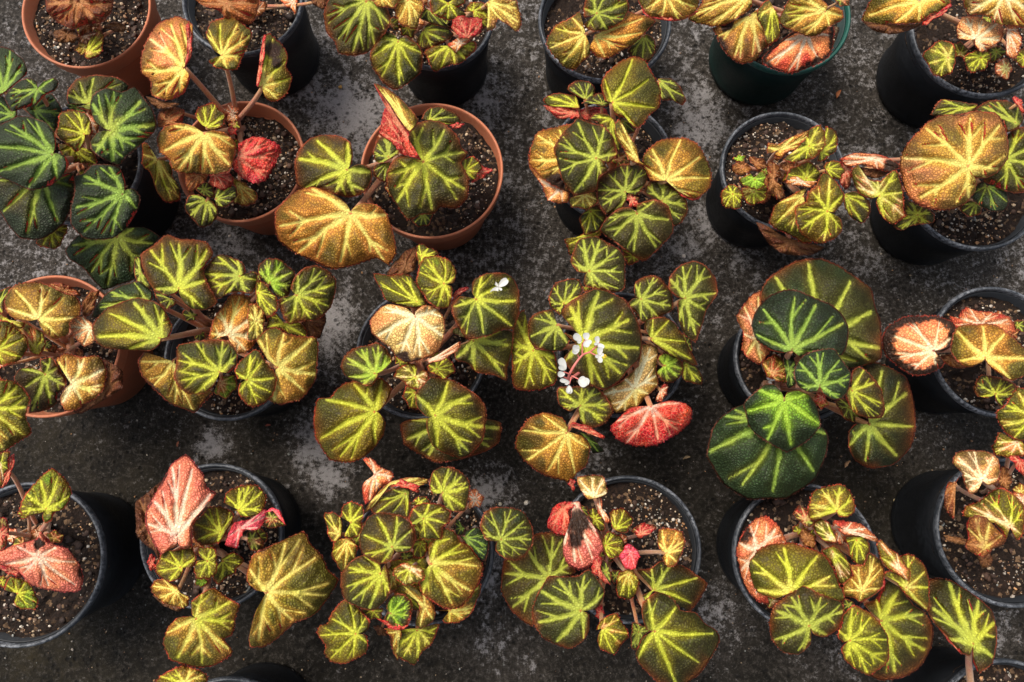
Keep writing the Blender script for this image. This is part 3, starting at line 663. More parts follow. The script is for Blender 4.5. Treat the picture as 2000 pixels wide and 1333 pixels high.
# ---------------------------------------------------------------- the potted plants, traced row by row (tile letters index the photo's columns)
DATA = """
#P 01 T 168,17,126 170,50 .125|small terracotta pot in the top left corner with a shrivelled orange-brown begonia
A0 XB 4 400,10 245,-40 245,60 300,120 380,150 450,130 520,120 580,60 590,-60
A0 B 2 350,180 280,160 300,220 380,225 410,190 380,150
A0 BC 2 440,190 400,205 450,175 500,165 480,230 420,225
A0 OR 3 450,280 490,150 530,160 540,230 510,300 460,305 440,290
A0 B 1 620,130 540,140 600,110 660,140 640,170 580,160
#P 02 K 473,-3,119 480,10 .14|black pot cut by the top edge holding only a dried brown begonia
A0 XB 4 1180,20 1000,-30 1060,30 1140,60 1200,110 1300,130 1340,60 1340,-40
B0 CR 4 190,10 120,-20 140,20 170,35 205,70 215,-20
B0 B 3 320,0 270,-30 300,25 350,50 385,0
#P 03 K 853,30,112 850,20 .13|black pot at the top edge with an olive begonia bearing one red upturned leaf
B0 G 6 575,5 550,-40 430,-60 370,10 350,80 370,170 410,220 430,280 520,290 600,265 660,190 700,120 690,50 640,20 600,0
B0 Y 7 650,-20 600,0 650,40 720,35 760,-10 700,-60 620,-60
B0 Y 6 790,0 720,60 740,0 800,-30 870,10 860,90 830,150 770,140 730,90
B0 GO 5 740,215 720,180 680,165 630,200 595,280 610,360 660,430 730,470 800,430 860,370 870,290 850,240 800,200 760,195
B0 O 3 790,150 745,130 760,180 800,195 830,180 830,140
B0 OG 7 1000,20 930,-40 900,10 920,70 980,105 1040,105 1100,80 1050,40 1095,10 1080,-40
B0 G 5 900,40 860,30 850,90 900,120 980,145 1015,150 960,100 910,60
B0 O 6 1130,60 1080,60 1120,15 1180,10 1220,70 1210,130 1180,160 1150,150 1140,100
B0 R 8 1100,195 1030,90 1100,88 1180,100 1170,170 1120,200 1060,195 1020,150
B0 GO 4 860,150 840,200 840,230 880,260 940,240 1000,210 1030,180 1000,140 900,120
B0 OG 5 1010,240 880,270 930,240 1000,240 1080,210 1140,220 1140,270 1080,320 990,350 930,370 900,330
+B0 CR 5.6 1060,225 1000,230 1060,195 1130,200 1080,240 1040,275
B0 YC 8 1200,0 1190,30 1230,90 1200,160 1245,150 1260,100 1333,145 1355,170 1378,140 1375,60 1350,-20 1250,-50
B0 OR 3 700,130 690,100 740,95 745,150 715,160
#P 04 K 1182,37,131 1200,30 .13|black pot at the top edge with broad gold and olive begonia leaves over bare soil
C0 GO 6 440,70 375,90 380,10 400,-40 520,-60 600,0 605,50 580,110 490,160 420,165 375,130
C0 YO 4 410,170 370,120 350,60 290,100 220,140 185,190 180,230 220,300 270,350 330,360 400,290 410,250 390,210
C0 YO 4.5 410,190 430,180 480,165 560,120 600,60 680,80 745,110 700,170 640,220 600,250 520,295 450,300 400,260
C0 YO 7 800,-30 660,0 680,50 720,85 800,100 890,100 965,60 965,-20 800,-60
+C0 R 6.6 800,97 660,10 690,75 750,100 850,110 945,82 968,58 900,85 800,92 710,72
C0 G 2 690,190 600,270 640,220 700,180 740,200 745,270 710,320 650,310
#P 05 E 1535,24,128 1560,10 .12|dark green pot at the top edge with coppery begonia leaves browned at their margins
D0 YO 7 300,60 310,30 240,-30 130,-20 80,40 60,110 100,150 200,190 270,180 340,130 385,100 390,60 350,30
D0 CR 5 200,180 340,140 345,230 310,300 230,350 130,380 40,370 -30,330 -20,290 60,220 130,170 e26
C0 YC 4 1240,80 1050,150 1040,150 1080,220 1120,280 1160,320 1200,335 1270,310 1310,260 1350,240 1390,190 1380,100 1340,60 1280,50 b1070,250,60 b1120,130,40
C0 YO 5 1250,-20 970,40 920,90 960,120 1040,140 1130,120 1200,80 1250,30 1240,-40 1050,-60
D0 OY 6 30,20 -60,60 -30,150 0,240 60,190 60,100 30,40 0,0
D0 GR 5 380,0 350,-10 370,30 420,30 420,-20
#P 06 K 1917,60,137 1960,50 .13|black pot in the top right corner with small salmon leaves and one large gold leaf
D0 YO 7 790,10 700,-40 560,-20 510,50 485,110 560,130 640,125 720,130 800,110 850,75 900,70 950,20 930,-30 850,-40
+D0 R 6.5 850,95 800,120 850,80 900,72 940,20 955,28 915,78 870,98 820,132
+D0 B 5.6 640,135 490,112 560,165 640,180 740,160 800,125 720,128 600,125
D0 YW 7 1230,-40 1020,0 1050,80 1120,80 1210,130 1260,130 1333,150 1400,130 1450,50 1400,-60 1200,-80
D0 WC 5 1080,205 1040,210 990,200 980,140 1020,90 1090,85 1150,120 1200,115 1228,150 1215,210 1160,250 1110,270 1080,240
D0 OY 4 940,300 810,290 840,250 890,215 950,215 970,250 980,320 950,380 900,405 850,370
D0 OC 3 1000,280 965,230 1000,220 1040,250 1030,300 980,290
D0 O 4 1110,300 1040,280 1080,265 1150,270 1160,310 1130,360 1070,380 1030,350 1020,310
D0 C 5 1240,150 1240,130 1300,140 1320,200 1310,270 1280,305 1240,290 1270,230 1250,190
D0 CY 3 1240,360 1180,350 1230,300 1270,340 1260,400 1230,415 1190,390
D0 OC 3 1333,300 1280,310 1310,260 1380,270 1380,330 1333,350 1300,330
D0 G 2 1190,270 1140,260 1200,240 1250,270 1200,310 1160,330
#P 10 K 150,320,125 150,300 .14|black pot at the left edge under the darkest green begonia with glossy rounded leaves
A0 D 4 10,490 0,245 60,260 120,310 142,380 100,420 40,470 -40,520 -80,400 -60,280
A0 DG 6 195,465 190,430 150,405 100,420 60,460 20,510 60,580 120,565 180,555 230,500 290,470 305,430 280,408 230,420
A0 D 3 180,570 270,490 310,540 325,600 280,690 220,650 180,620 130,570 200,510
A0 D 7 275,805 290,760 285,690 240,640 170,615 90,605 0,650 -100,700 -120,850 0,920 80,960 160,990 260,970 330,920 360,860 340,815 300,800
A0 DG 4 230,910 380,900 390,980 370,1080 330,1170 250,1230 180,1250 100,1240 40,1170 0,1100 -60,1000 -40,930 100,930
A0 OG 1 270,1200 350,1170 320,1270 270,1300 190,1270 200,1200
A0 GD 4 460,540 355,540 355,470 400,410 500,392 600,400 670,450 600,560 470,580 400,560
A0 D 3 400,560 340,545 430,540 450,590 380,580
A0 O 5 440,700 475,700 480,640 440,590 370,570 310,600 295,690 330,740 400,790 440,750
A0 CO 3 470,640 360,575 430,570 480,600 520,650 500,700 430,690
A0 DG 7 570,680 540,670 490,630 470,550 490,490 550,455 640,480 700,455 750,510 790,560 815,640 800,690 720,770 660,810 620,860 540,830 480,790 470,740 510,690
A0 O 1 380,760 300,750 480,780 500,860 350,830
A0 D 6 640,1010 650,990 650,940 620,870 560,855 480,860 430,910 390,920 385,1000 370,1080 370,1170 430,1240 500,1250 590,1240 660,1190 710,1110 730,1030 700,985 660,985
A1 DG -2 610,60 400,60 340,130 360,180 430,220 490,290 540,340 620,310 700,280 750,200 800,100 830,60 750,10 600,20 450,40
A0 D 2 60,600 0,500 80,540 90,600 40,640 -40,640 -60,540
#P 11 T 470,314,125 445,250 .125|terracotta pot in second row whose begonia reaches up with three long-stalked yellow leaves
A0 YC 7 970,360 950,320 1000,220 1000,130 920,80 820,130 750,230 735,290 740,380 780,420 790,500 880,520 960,490 990,400
+A0 R 7.6 985,240 985,115 1002,200 994,300 962,352 975,240 968,150
A0 OY 7 1155,290 1110,260 1075,190 1100,110 1210,90 1310,160 1280,270 1230,360 1130,360 1090,320 1120,300
B0 OY 7 30,450 5,450 15,370 40,200 75,172 130,230 165,290 160,350 185,400 165,490 100,530 50,510 b90,260,45 b110,330,30
+B0 R 7.6 25,330 35,200 52,190 38,330 12,455 2,430
A0 OG 5 1065,680 1050,650 1015,600 1050,550 1110,540 1170,590 1165,650 1110,680
A0 YO 6 1065,695 1010,660 940,640 860,660 820,720 825,790 880,830 900,880 970,910 1080,910 1200,890 1225,800 1220,740 1170,690 1110,680
A0 R 4 1240,820 1220,890 1215,840 1250,800 1240,750 1310,715 1400,725 1460,770 1430,870 1380,940 1320,960
A0 GD 2 1075,1045 1040,1015 985,1020 960,1080 1000,1140 1040,1180 1095,1175 1130,1130 1130,1090 1110,1050
A0 G 3 1100,1040 1120,1000 1150,960 1230,970 1235,1020 1190,1070 1130,1080
A0 G 2 1060,990 1020,990 1060,950 1100,960 1120,1020 1080,1030
A0 RB 4 1120,910 1090,900 1200,900 1210,970 1150,990 1100,960
A0 XB 4 1040,910 960,900 980,1000 1000,1000 1070,940 1080,900
A0 YO 1 1240,960 1210,920 1333,1000 1330,1060 1250,1070 1210,1050 1230,1000
A0 XB 5 870,630 820,660 830,580 900,550 960,580 950,640 880,660
A0 B 6 840,540 755,500 860,530 940,540 900,560 820,570
A0 OY 2 820,830 740,750 770,750 800,820 890,850 900,920 930,970 935,1040 870,1060 820,1000 780,900 740,850
A0 R 3 1210,680 1185,680 1200,655 1232,670 1230,700 1200,705
#P 12 T 843,332,140 770,290 .135|large terracotta pot in second row with a pointed leaf folded up showing red underside
B0 GO 6 475,885 500,850 505,800 490,740 430,710 350,702 280,720 220,790 200,860 210,960 250,985 330,980 390,1010 480,1030 550,1010 590,970 608,920 600,880 560,857 520,860
B0 YO 7 495,1110 470,1060 400,1010 300,975 220,990 150,1040 100,1100 100,1180 120,1253 200,1323 300,1363 400,1398 520,1383 630,1348 690,1378 725,1323 725,1260 710,1180 680,1110 630,1070 560,1058 510,1080
B0 GO 6 870,840 800,790 795,700 830,650 900,625 980,640 1050,710 1070,770 1100,800 1070,850 1110,930 1100,1030 1040,1085 960,1080 930,1115 860,1120 790,1145 720,1050 680,970 680,900 720,830 780,815 850,845
B0 R 6 780,760 680,560 650,640 645,700 700,740 760,800 830,820 810,740 740,620
+B0 R 8 790,720 615,440 680,520 740,620 795,690 800,760 830,820 870,842 800,812 770,770 740,700 715,640 670,550
+B0 YO 8.5 800,670 615,435 680,460 780,540 845,630 800,688 740,612 680,515
B0 G 5 690,820 745,800 740,740 690,700 630,730 610,790 620,840 660,850
B0 G 4 690,850 620,860 615,920 680,950 700,850
B0 GO 4 900,630 860,620 900,565 960,555 1040,590 1070,640 1000,650 930,630
+B0 R 4.6 1050,655 1010,655 1050,638 1085,650 1040,672
B0 OG 4 1090,890 1070,850 1110,815 1160,835 1175,880 1130,940 1090,920
+B0 R 3.6 1170,900 1175,868 1235,885 1180,930 1115,955 1150,920
B0 G 2 870,1115 810,1150 850,1180 900,1170 920,1120 880,1100
B0 OC 3 695,980 670,960 700,1030 722,1000 700,960
#P 13 K 1195,312,122 1200,345 .135|black pot in second row almost hidden by a tall mixed green and gold begonia
C0 OG 8 520,535 480,520 465,450 490,380 560,320 640,298 700,320 740,400 775,480 770,560 710,600 680,650 640,670 600,620 540,600 525,560
C0 G 5 765,420 760,410 830,410 880,460 905,520 885,550 830,520 780,525 770,470
C0 G 6 380,525 290,470 320,425 400,425 430,460 430,510 400,530
C0 OG 6 340,555 165,520 200,490 270,488 330,500 350,540 350,565 240,560 180,550
+C0 R 5.5 340,590 172,552 240,550 340,570 352,590 350,615 260,620 210,600
C0 R 4 360,590 350,570 430,555 490,570 495,595 440,600 380,625 345,610
C0 G 6 470,540 430,490 470,490 510,540 480,560 420,540 360,540
C0 GO 6 520,615 400,620 440,590 500,595 540,640 570,720 560,800 530,760 500,690 450,640
C0 G 5 575,630 560,620 620,640 640,690 600,700 560,660
C0 G 8 440,825 470,830 510,850 550,800 530,720 480,660 410,640 340,615 310,650 270,690 215,770 240,860 260,930 300,1000 330,1020 420,1000 440,980 450,930 500,890 480,850
C0 YO 6 300,820 300,650 220,660 140,690 90,780 90,850 130,900 190,960 300,1000 350,980 350,700 b230,960,70
C0 CX 5 250,980 85,800 90,870 150,960 190,1040 240,1065 290,1050 290,970 220,960 150,900
C0 YO 5 380,1010 290,1040 340,1020 440,1000 440,1060 400,1090 320,1080
C0 YO 8 650,830 535,640 560,625 600,690 650,770 665,840 700,865 660,860 610,830 570,760 540,700
C0 YO 6 800,940 720,940 680,830 700,780 760,740 830,720 900,715 960,750 1010,820 1040,890 1030,970 990,1020 950,1040 880,1010 830,960
+C0 R 5.5 900,1020 840,975 900,1010 955,1043 990,1022 940,1045 880,1020
C0 G 6 590,1000 600,1040 560,1100 490,1115 445,1050 445,950 500,890 570,860 650,855 705,890 700,950 650,1020
C0 G 5 780,1045 690,1000 720,940 780,935 840,970 900,1020 918,1090 880,1160 830,1180 780,1100
C0 G 7 650,1110 655,1060 740,1040 810,1070 835,1130 838,1210 780,1280 720,1340 680,1360 600,1310 530,1260 460,1200 490,1140 550,1090 610,1080
C0 RG 6 625,1040 600,1010 660,1030 650,1080 610,1070
C0 GO 2 410,1100 350,1140 400,1080 450,1070 490,1130 450,1200 380,1230 370,1200
C1 OY 1 420,50 275,75 340,60 460,0 460,60 400,100 340,150 300,150
C1 OB 3 630,160 570,110 650,150 660,190 600,205
#P 14 K 1530,331,122 1520,330 .13|black pot in second row with a scorched begonia of many tiny curled leaves
C0 O 2 1150,1010 1090,1010 1120,965 1180,970 1200,1020 1190,1080 1130,1088 1090,1060
C0 L 4 1265,935 1190,930 1240,905 1260,925 1300,890 1325,920 1310,970 1280,995 1250,980 1200,970
C0 OY 2 1260,1000 1200,980 1320,960 1330,1030 1260,1070 1210,1040
C0 XB 2 1200,870 1150,860 1200,840 1250,880 1200,915 1150,900
C0 XB 2 1270,850 1230,820 1310,830 1330,870 1280,890
C0 L 2 1180,830 1150,830 1180,805 1215,815 1200,845
D0 YC 4 60,780 0,800 0,745 60,750 130,710 220,680 200,730 120,790 70,820 30,810
D0 OY 6 215,760 85,830 140,780 190,730 220,670 270,655 300,690 290,770 250,820 200,830 140,850
D0 OG 5 280,790 300,660 340,670 365,730 350,790 300,830 260,840 270,790 300,730
D0 OY 4 200,930 85,940 120,880 180,850 240,850 270,900 260,940 220,970 150,950
+D0 C 4.6 170,945 90,955 140,915 200,950 260,945 220,977
D0 O 5 310,880 290,870 330,835 380,850 400,890 380,930 330,930
D0 OY 6 310,1100 345,1105 390,1050 400,1010 360,950 290,900 250,960 210,1000 200,1050 140,1080 140,1150 180,1220 270,1275 350,1240 385,1190 380,1140
D0 OY 4 190,1010 200,980 130,1010 40,1070 5,1160 80,1210 170,1260 230,1260 180,1180 150,1100
D0 B 1 120,1260 -60,1160 0,1180 80,1230 220,1270 300,1290 220,1330 100,1330 0,1270
D0 XB 3 30,930 0,840 60,870 30,930 60,960 90,1030 50,1040 0,980
D0 GO 4 405,1020 400,1010 460,1000 520,1040 535,1100 490,1165 430,1130 400,1080
D0 XB 2 120,900 60,860 100,840 130,870 100,900
D0 XB 1 -30,1010 -70,940 -20,900 20,960 10,1040 -40,1060
#P 15 K 1905,358,135 1880,300 .13|black pot at the right edge with one very large tan-gold pebbled leaf on top
D0 CR 6 560,825 370,830 450,800 540,800 620,820 690,860 660,890 620,900 540,870 480,860 420,870 b640,880,50
D0 RB 5 400,880 370,840 440,860 430,960 400,990 370,930
D0 B 5 560,900 480,870 540,880 640,890 600,920 540,930 490,900
D0 OC 7 580,1020 540,1035 480,1010 440,950 435,890 470,860 480,890 520,930 590,940 650,890 680,900 700,970 705,1090 715,1130 650,1170 590,1120 560,1060
D0 GO 4 780,1120 710,1040 770,1060 830,1090 870,1120 860,1160 800,1170 740,1180 700,1200 650,1180 710,1130
D0 YC 9 1045,865 1050,900 1080,930 1140,930 1200,900 1250,820 1245,700 1220,620 1190,585 1080,580 1000,600 900,600 820,640 750,720 700,800 685,870 700,970 730,1030 800,1070 900,1095 970,1090 1030,1060 1080,1000 1085,940 1050,890
D0 GO 6 1030,565 850,600 900,520 1000,530 1090,545 1060,590 980,610
D0 G 7 1290,640 1070,580 1150,525 1240,525 1310,560 1330,620 1300,670 1240,690 1220,620
D0 R 8 1300,540 1270,510 1320,515 1333,600 1310,560
D0 GO 6 1240,830 1250,700 1333,660 1420,760 1400,950 1333,1000 1280,1010 1150,960 1120,940 1200,900
D0 DG 5 1140,970 1120,945 1080,970 1065,1030 1110,1080 1170,1100 1230,1100 1255,1050 1240,980 1200,960 1160,965
D0 G 3 1085,1060 1000,1080 1050,1045 1110,1070 1110,1110 1060,1130 1010,1110
#P 20 T 95,675,141 110,680 .135|terracotta pot at the left edge with tan leaves and a charred brown leaf tip
A1 YW 7 200,490 150,500 80,490 30,450 20,390 50,340 100,305 180,290 240,310 320,350 400,370 420,420 410,470 370,500 360,570 290,592 240,570 210,530
A1 WC 6 470,540 345,500 390,475 430,480 480,510 495,600 440,632 400,600 370,550
A1 XB 4 450,440 430,400 470,350 520,340 500,400 470,470 430,470
A1 OG 6 -10,650 -60,560 0,500 60,510 100,545 140,590 145,650 110,700 50,720 0,735 -80,700
A1 OR 4 185,650 60,515 140,510 220,560 240,620 200,680 160,670 140,600
A1 G 5 235,775 210,740 210,700 270,690 320,760 345,800 340,840 300,880 295,930 250,960 150,980 160,920 130,860 70,800 100,750 170,740
A1 YW 6 370,830 350,790 330,740 290,700 340,665 420,690 520,680 550,760 545,850 500,900 450,920 400,965 340,970 315,900 340,850
+A1 B 5 570,840 540,700 600,730 640,760 635,850 560,900 480,950 420,985 380,970 440,920 520,880 552,800
A1 OY 8 -60,960 -80,800 0,800 70,810 130,870 158,910 135,1000 160,1080 100,1130 50,1165 0,1180 -100,1170
A1 GO 4 -10,420 0,340 60,320 20,390 20,450 0,460 -60,400
A1 OY 5 20,490 0,460 60,500 140,510 100,540 50,510 0,500
A1 XB 2 330,340 240,310 320,300 400,340 420,370 320,350
A1 CR 3 0,725 -40,700 40,715 30,735 -20,745
#P 21 K 447,694,128 400,640 .13|black pot in third row under a spreading striped begonia, right of the terracotta pot
A1 GO 8 835,590 880,580 900,530 860,450 830,415 780,390 720,378 640,400 560,430 510,480 480,530 490,600 550,640 660,650 780,655 830,620
A1 DG 5 780,410 475,480 500,420 560,350 650,310 720,290 790,340 790,390 720,400 600,440 540,480
A1 G 5 890,385 800,340 860,370 920,400 870,440 830,410
A1 G 5 730,250 700,180 730,170 740,240 790,320 760,335 715,310 700,250
A1 GO 8 930,330 920,355 870,368 800,340 760,270 740,210 735,150 800,100 870,50 940,75 1010,75 1080,90 1110,150 1080,190 1060,230 1080,300 1130,400 1070,440 1000,440 960,410 935,360
A1 GO 7 1250,265 1280,240 1260,190 1160,155 1110,170 1060,240 1080,310 1130,385 1190,355 1240,350 1310,355 1340,300 1340,250 1290,250
A1 YW 5 1190,570 1100,600 1085,580 1110,500 1160,420 1200,365 1300,370 1340,420 1340,600 1280,660 1240,670 1200,620
A1 YO 5 920,650 750,660 720,710 740,780 800,860 880,920 960,960 1020,980 1060,920 1110,870 1000,880 930,850 900,800 920,700 e12
A1 GO 8 1145,765 1190,770 1230,730 1235,660 1190,600 1060,600 930,625 920,700 905,790 930,840 980,880 1060,880 1110,840 1130,800
A1 OG 8 1285,805 1240,800 1225,760 1250,700 1333,650 1383,700 1438,790 1433,870 1383,920 1333,945 1290,945 1245,880 1245,830
A1 LR 5 1145,820 1115,870 1150,790 1220,785 1235,840 1180,900 1130,885
B1 GL 6 70,300 60,310 15,260 15,210 60,172 130,185 200,245 190,310 165,370 110,370
B1 GO 7 210,365 180,330 200,270 250,225 320,210 380,240 415,290 410,370 390,430 320,490 250,500 170,515 130,450 115,390 160,370
B1 OG 7 10,350 0,290 40,300 100,370 115,440 60,480 20,430 0,400
B1 YO 6 0,500 -40,420 0,415 40,440 40,560 0,600 -40,600
B1 O 5 140,515 60,480 110,465 150,510 230,505 260,540 260,590 190,570 90,530 50,540
B1 B 4 270,500 240,500 360,460 360,520 330,590 270,580
B1 YO 7 110,740 60,700 0,600 50,550 100,535 150,560 250,580 310,590 325,670 315,780 260,880 220,920 120,930 60,900
B1 GR 5 5,265 -30,240 0,245 30,275 20,295 -20,290
#P 22 K 822,690,129 810,700 .13|black pot in third row with a pale gold leaf and a dropped white flower
B1 OG 6 840,400 615,255 700,260 800,260 830,300 870,370 890,420 790,430 680,390 650,340
B1 OL 8 980,305 1030,300 1045,240 1000,180 940,155 880,170 850,220 830,290 870,350 890,400 940,428 1000,425 1025,370 1020,320
B1 B 5 780,210 680,250 720,200 760,150 830,110 840,170 830,230 780,260 700,270
B1 OG 6 860,160 835,110 870,100 960,150 900,170 850,220 840,180
B1 WC 7 830,475 830,450 870,420 930,425 980,480 980,560 960,640 920,680 860,700 790,715 730,690 700,640 650,600 600,550 595,490 650,430 700,412 780,430 b760,715,60 b830,735,50
B1 GO 8 1145,385 1125,350 1130,290 1200,250 1290,250 1340,280 1373,350 1370,450 1340,540 1290,545 1230,570 1100,595 1060,540 1030,480 1020,420 1060,370
B1 GO 5 1130,600 1020,560 1040,530 1100,590 1200,575 1300,545 1340,560 1333,640 1310,740 1305,810 1240,780 1150,770 1100,720 1040,700 1040,640
B1 GL 6 620,775 640,780 600,840 530,820 470,790 445,740 460,680 500,645 570,630 630,610 680,650 710,710 660,760
B1 OG 4 620,970 650,960 690,910 705,850 650,800 560,800 470,820 420,860 390,900 315,905 300,1000 310,1100 350,1180 380,1225 480,1235 560,1210 620,1160 665,1090 670,1020 640,975
B1 GO 7 930,990 890,1000 840,950 830,880 870,830 910,790 1000,800 1100,850 1160,890 1195,950 1195,1040 1180,1130 1120,1190 1070,1212 980,1190 920,1150 890,1060 890,1010
B1 G 0 1000,1030 750,1040 800,1015 950,1000 1100,1000 1200,1010 1275,1030 1265,1130 1200,1180 1080,1215 940,1240 850,1190 770,1140
B1 OC 6 830,790 840,740 800,715 750,740 715,790 770,810 800,850 850,855 900,810 900,780 870,755
B1 OG 5 825,870 765,890 780,840 830,850 840,960 800,950
B1 CR 8 900,705 880,705 940,680 1000,650 1060,605 1070,620 1040,660 960,710 900,720
B1 O 6 940,750 890,740 910,710 980,690 1030,720 1030,770 980,800 930,780
B1 R 6 1050,355 1040,340 1100,320 1100,340 1050,370 1020,400
#P 23 K 1215,692,125 1215,650 .13|black pot in third row bearing a spray of white flowers and a red upturned leaf
C1 OG 4 110,650 80,500 60,440 20,470 5,540 -5,650 0,780 10,840 60,865 150,860 220,820 240,760 220,660 130,655 100,600
C1 G 6 235,520 210,445 160,445 110,470 82,520 90,590 120,640 200,655 270,650 300,600 270,560 250,530
C1 GO 6 270,410 250,470 200,420 190,370 230,300 300,280 350,290 370,340 350,370 300,420
C1 GO 9 375,600 255,460 300,400 370,360 440,330 520,350 590,390 620,440 660,520 678,600 670,690 600,760 550,820 480,860 400,830 330,780 280,720 270,690 330,620 270,560
C1 G 7 400,240 380,250 340,240 305,190 320,130 350,75 440,58 500,90 560,130 590,180 585,320 550,350 450,335 375,310 380,260
C1 G 7 670,385 640,370 640,300 680,270 740,265 790,290 830,350 835,440 790,470 730,490 680,510 650,460 605,410 630,380
C1 G 8 900,380 860,375 815,330 820,270 870,215 950,185 1010,210 1060,280 1070,360 1010,450 980,550 955,610 900,570 870,500 860,400
C1 GO 7 725,590 690,540 700,490 790,480 850,510 880,560 930,650 965,730 880,700 800,660 720,600
C1 GO 4 905,730 880,720 900,700 960,740 995,800 980,830 930,820 890,800
C1 G 4 910,620 870,560 930,590 940,650 925,660 885,600
C1 GL 5 795,730 755,700 790,665 850,680 890,720 890,770 840,820 790,815 750,770
C1 WY 5 640,850 680,620 760,640 750,760 760,830 700,900 640,950 540,980 500,930 470,870 560,820 640,750 680,700
C1 RS 6 720,935 620,950 520,1040 515,1070 560,1120 640,1155 740,1145 850,1100 920,1030 940,970 910,930 820,915 760,930
C1 GO 6 355,940 300,970 240,930 240,850 330,840 420,830 490,890 525,970 490,1030 430,1055 360,1030 345,970
C1 YG 6 285,1080 290,1050 260,1000 170,978 80,1010 30,1080 20,1150 60,1230 130,1280 200,1310 300,1343 340,1290 390,1240 410,1150 370,1100 310,1080
+C1 R 5 310,1355 292,1340 325,1325 322,1390
C1 R 7 310,1050 288,1070 320,1025 400,1050 480,1100 470,1112 400,1085 330,1040
C1 D 2 390,1110 330,1080 400,1090 460,1150 480,1180 420,1190 400,1120
C1 CR 4 775,860 750,900 790,825 815,850 780,920 755,920
C1 O 6 385,325 365,320 400,318 415,335 380,345
#P 24 K 1560,700,125 1520,740 .13|black pot in third row beneath the biggest dark green begonia with overlapping leaves
D1 GD 6 250,620 -40,380 -10,290 60,230 150,185 270,175 370,210 460,270 535,330 560,430 590,510 590,690 500,730 420,750 380,700 300,650 100,500
D1 DG 8 125,650 80,665 0,650 -60,600 -85,520 -60,440 0,370 80,340 150,340 230,370 320,410 380,460 420,530 415,620 380,680 300,640 220,650 170,690
D1 D 9 270,835 250,870 200,870 150,830 135,760 160,700 230,660 340,640 380,700 435,770 420,850 390,900 340,910 290,880
D1 DL 8 85,910 100,870 160,860 220,890 260,960 275,1040 220,1110 150,1160 95,1185 20,1140 -50,1100 -100,1050 -115,980 -125,930 -80,880 -20,830 30,830 70,870
D1 DG 5 80,1000 -120,930 -230,990 -290,1060 -323,1198 -283,1268 -233,1348 -133,1418 -93,1433 0,1425 100,1420 240,1333 300,1200 315,1100 280,1050 150,1050
D1 GO 7 435,860 440,760 480,740 540,780 590,860 610,960 590,1000 540,1010 470,990 430,950 400,890 430,840
D1 GD 4 525,1030 490,740 560,715 640,740 720,790 755,900 772,1050 740,1160 650,1250 550,1268 500,1255 450,1220 420,1150 420,1080 450,1035 520,1040 600,960 600,850
D1 G 3 420,950 350,920 400,900 450,970 525,1020 480,1035 400,1010
D1 CY 5 -60,600 -165,470 -100,380 -40,345 -30,400 -60,470 -90,540 -60,600 10,650 -40,730 -100,690 -140,640 -130,560
D1 OR 5 20,770 0,690 40,675 90,715 95,800 50,815 0,790 -30,730
D1 RO 5 280,900 240,890 280,870 315,930 280,955 245,930
D1 D 5 110,760 80,680 130,680 150,750 140,830 100,850
#P 25 K 1950,686,130 1960,660 .14|black pot in third row at right edge with a salmon leaf ringed by burnt margin
D1 CW 6 865,655 910,660 980,620 990,560 960,500 880,470 780,475 700,480 620,530 595,600 610,680 680,740 760,780 830,780 900,750 920,720 900,690 e48
D1 CR 6 1100,530 940,470 1000,500 1000,470 1030,425 1100,450 1200,460 1260,480 1290,560 1240,570 1150,530 1050,520 990,540
D1 YO 8 1130,690 1110,720 1040,740 980,700 945,650 960,590 990,530 1050,515 1140,510 1220,540 1300,600 1340,650 1380,720 1333,790 1270,810 1200,770 1150,730
D1 GO 5 1185,880 1150,900 1090,890 1070,850 1110,780 1180,790 1260,810 1295,840 1280,890 1240,910 1220,945 1190,920
D1 G 4 1300,520 1280,500 1333,500 1343,560 1290,540
D1 OY 9 1380,1000 1190,980 1240,930 1260,900 1300,850 1333,850 1420,860 1440,1100 1333,1120 1280,1110 1230,1080
D1 XB 3 950,700 900,680 960,680 1030,740 980,745 920,720
D1 R 5 1330,650 1310,645 1345,640 1350,680 1320,670
#P 30 K 44,1102,158 60,1040 .14|wide black pot in the bottom left corner with a pink-salmon crumpled leaf
A2 OL 8 240,430 240,440 190,460 120,470 105,430 130,350 180,300 270,215 340,280 375,340 360,390 330,430 280,450 270,490 235,510 220,470
A2 SC 7 200,680 0,650 70,620 190,590 210,550 270,600 290,620 350,640 420,730 435,800 410,855 340,865 240,850 160,820 110,770 60,740 0,720 -40,700 b200,610,30 b440,760,40
A2 OL 5 90,870 20,850 50,790 110,790 170,840 195,900 180,955 110,950 70,920
A2 OC 8 0,200 0,140 50,140 40,220 10,310 0,320 -40,250
+A2 R 7.5 45,240 40,180 75,140 70,210 40,290 10,320 20,250
A2 RG 7 0,560 0,480 40,490 45,560 30,620 0,650 -40,560
A2 OR 3 280,580 240,560 290,545 330,570 320,600 270,610
+A2 R 6.5 60,755 0,720 60,740 115,770 115,785 60,775 0,745
A2 O 4 10,810 0,780 30,790 30,830 0,835
#P 31 K 412,1048,141 400,1060 .13|black pot in bottom row with a salmon leaf edged brown and a large gold leaf
A2 SC 9 920,570 920,620 880,640 840,670 800,610 760,520 760,450 790,380 850,280 900,190 970,145 1020,200 1060,260 1075,320 1125,350 1080,410 1030,470 1000,520 1000,630 960,640 930,620 e8
+A2 B 8 770,500 830,700 800,650 760,620 710,560 705,400 740,370 820,300 860,280 800,400 790,480 790,560 820,620
A2 OG 7 940,735 810,720 850,660 940,635 1000,640 1025,680 1000,730 960,740 940,790 870,810 820,770
A2 R 6 790,710 770,690 800,665 810,720 800,750 775,740
A2 OG 6 1150,550 1005,560 1010,500 1080,430 1150,415 1210,450 1215,500 1170,560 1140,610 1060,620 1010,590
A2 O 7 1245,435 1170,400 1190,330 1260,310 1340,305 1383,370 1375,440 1333,465 1260,475 1230,440 1200,440
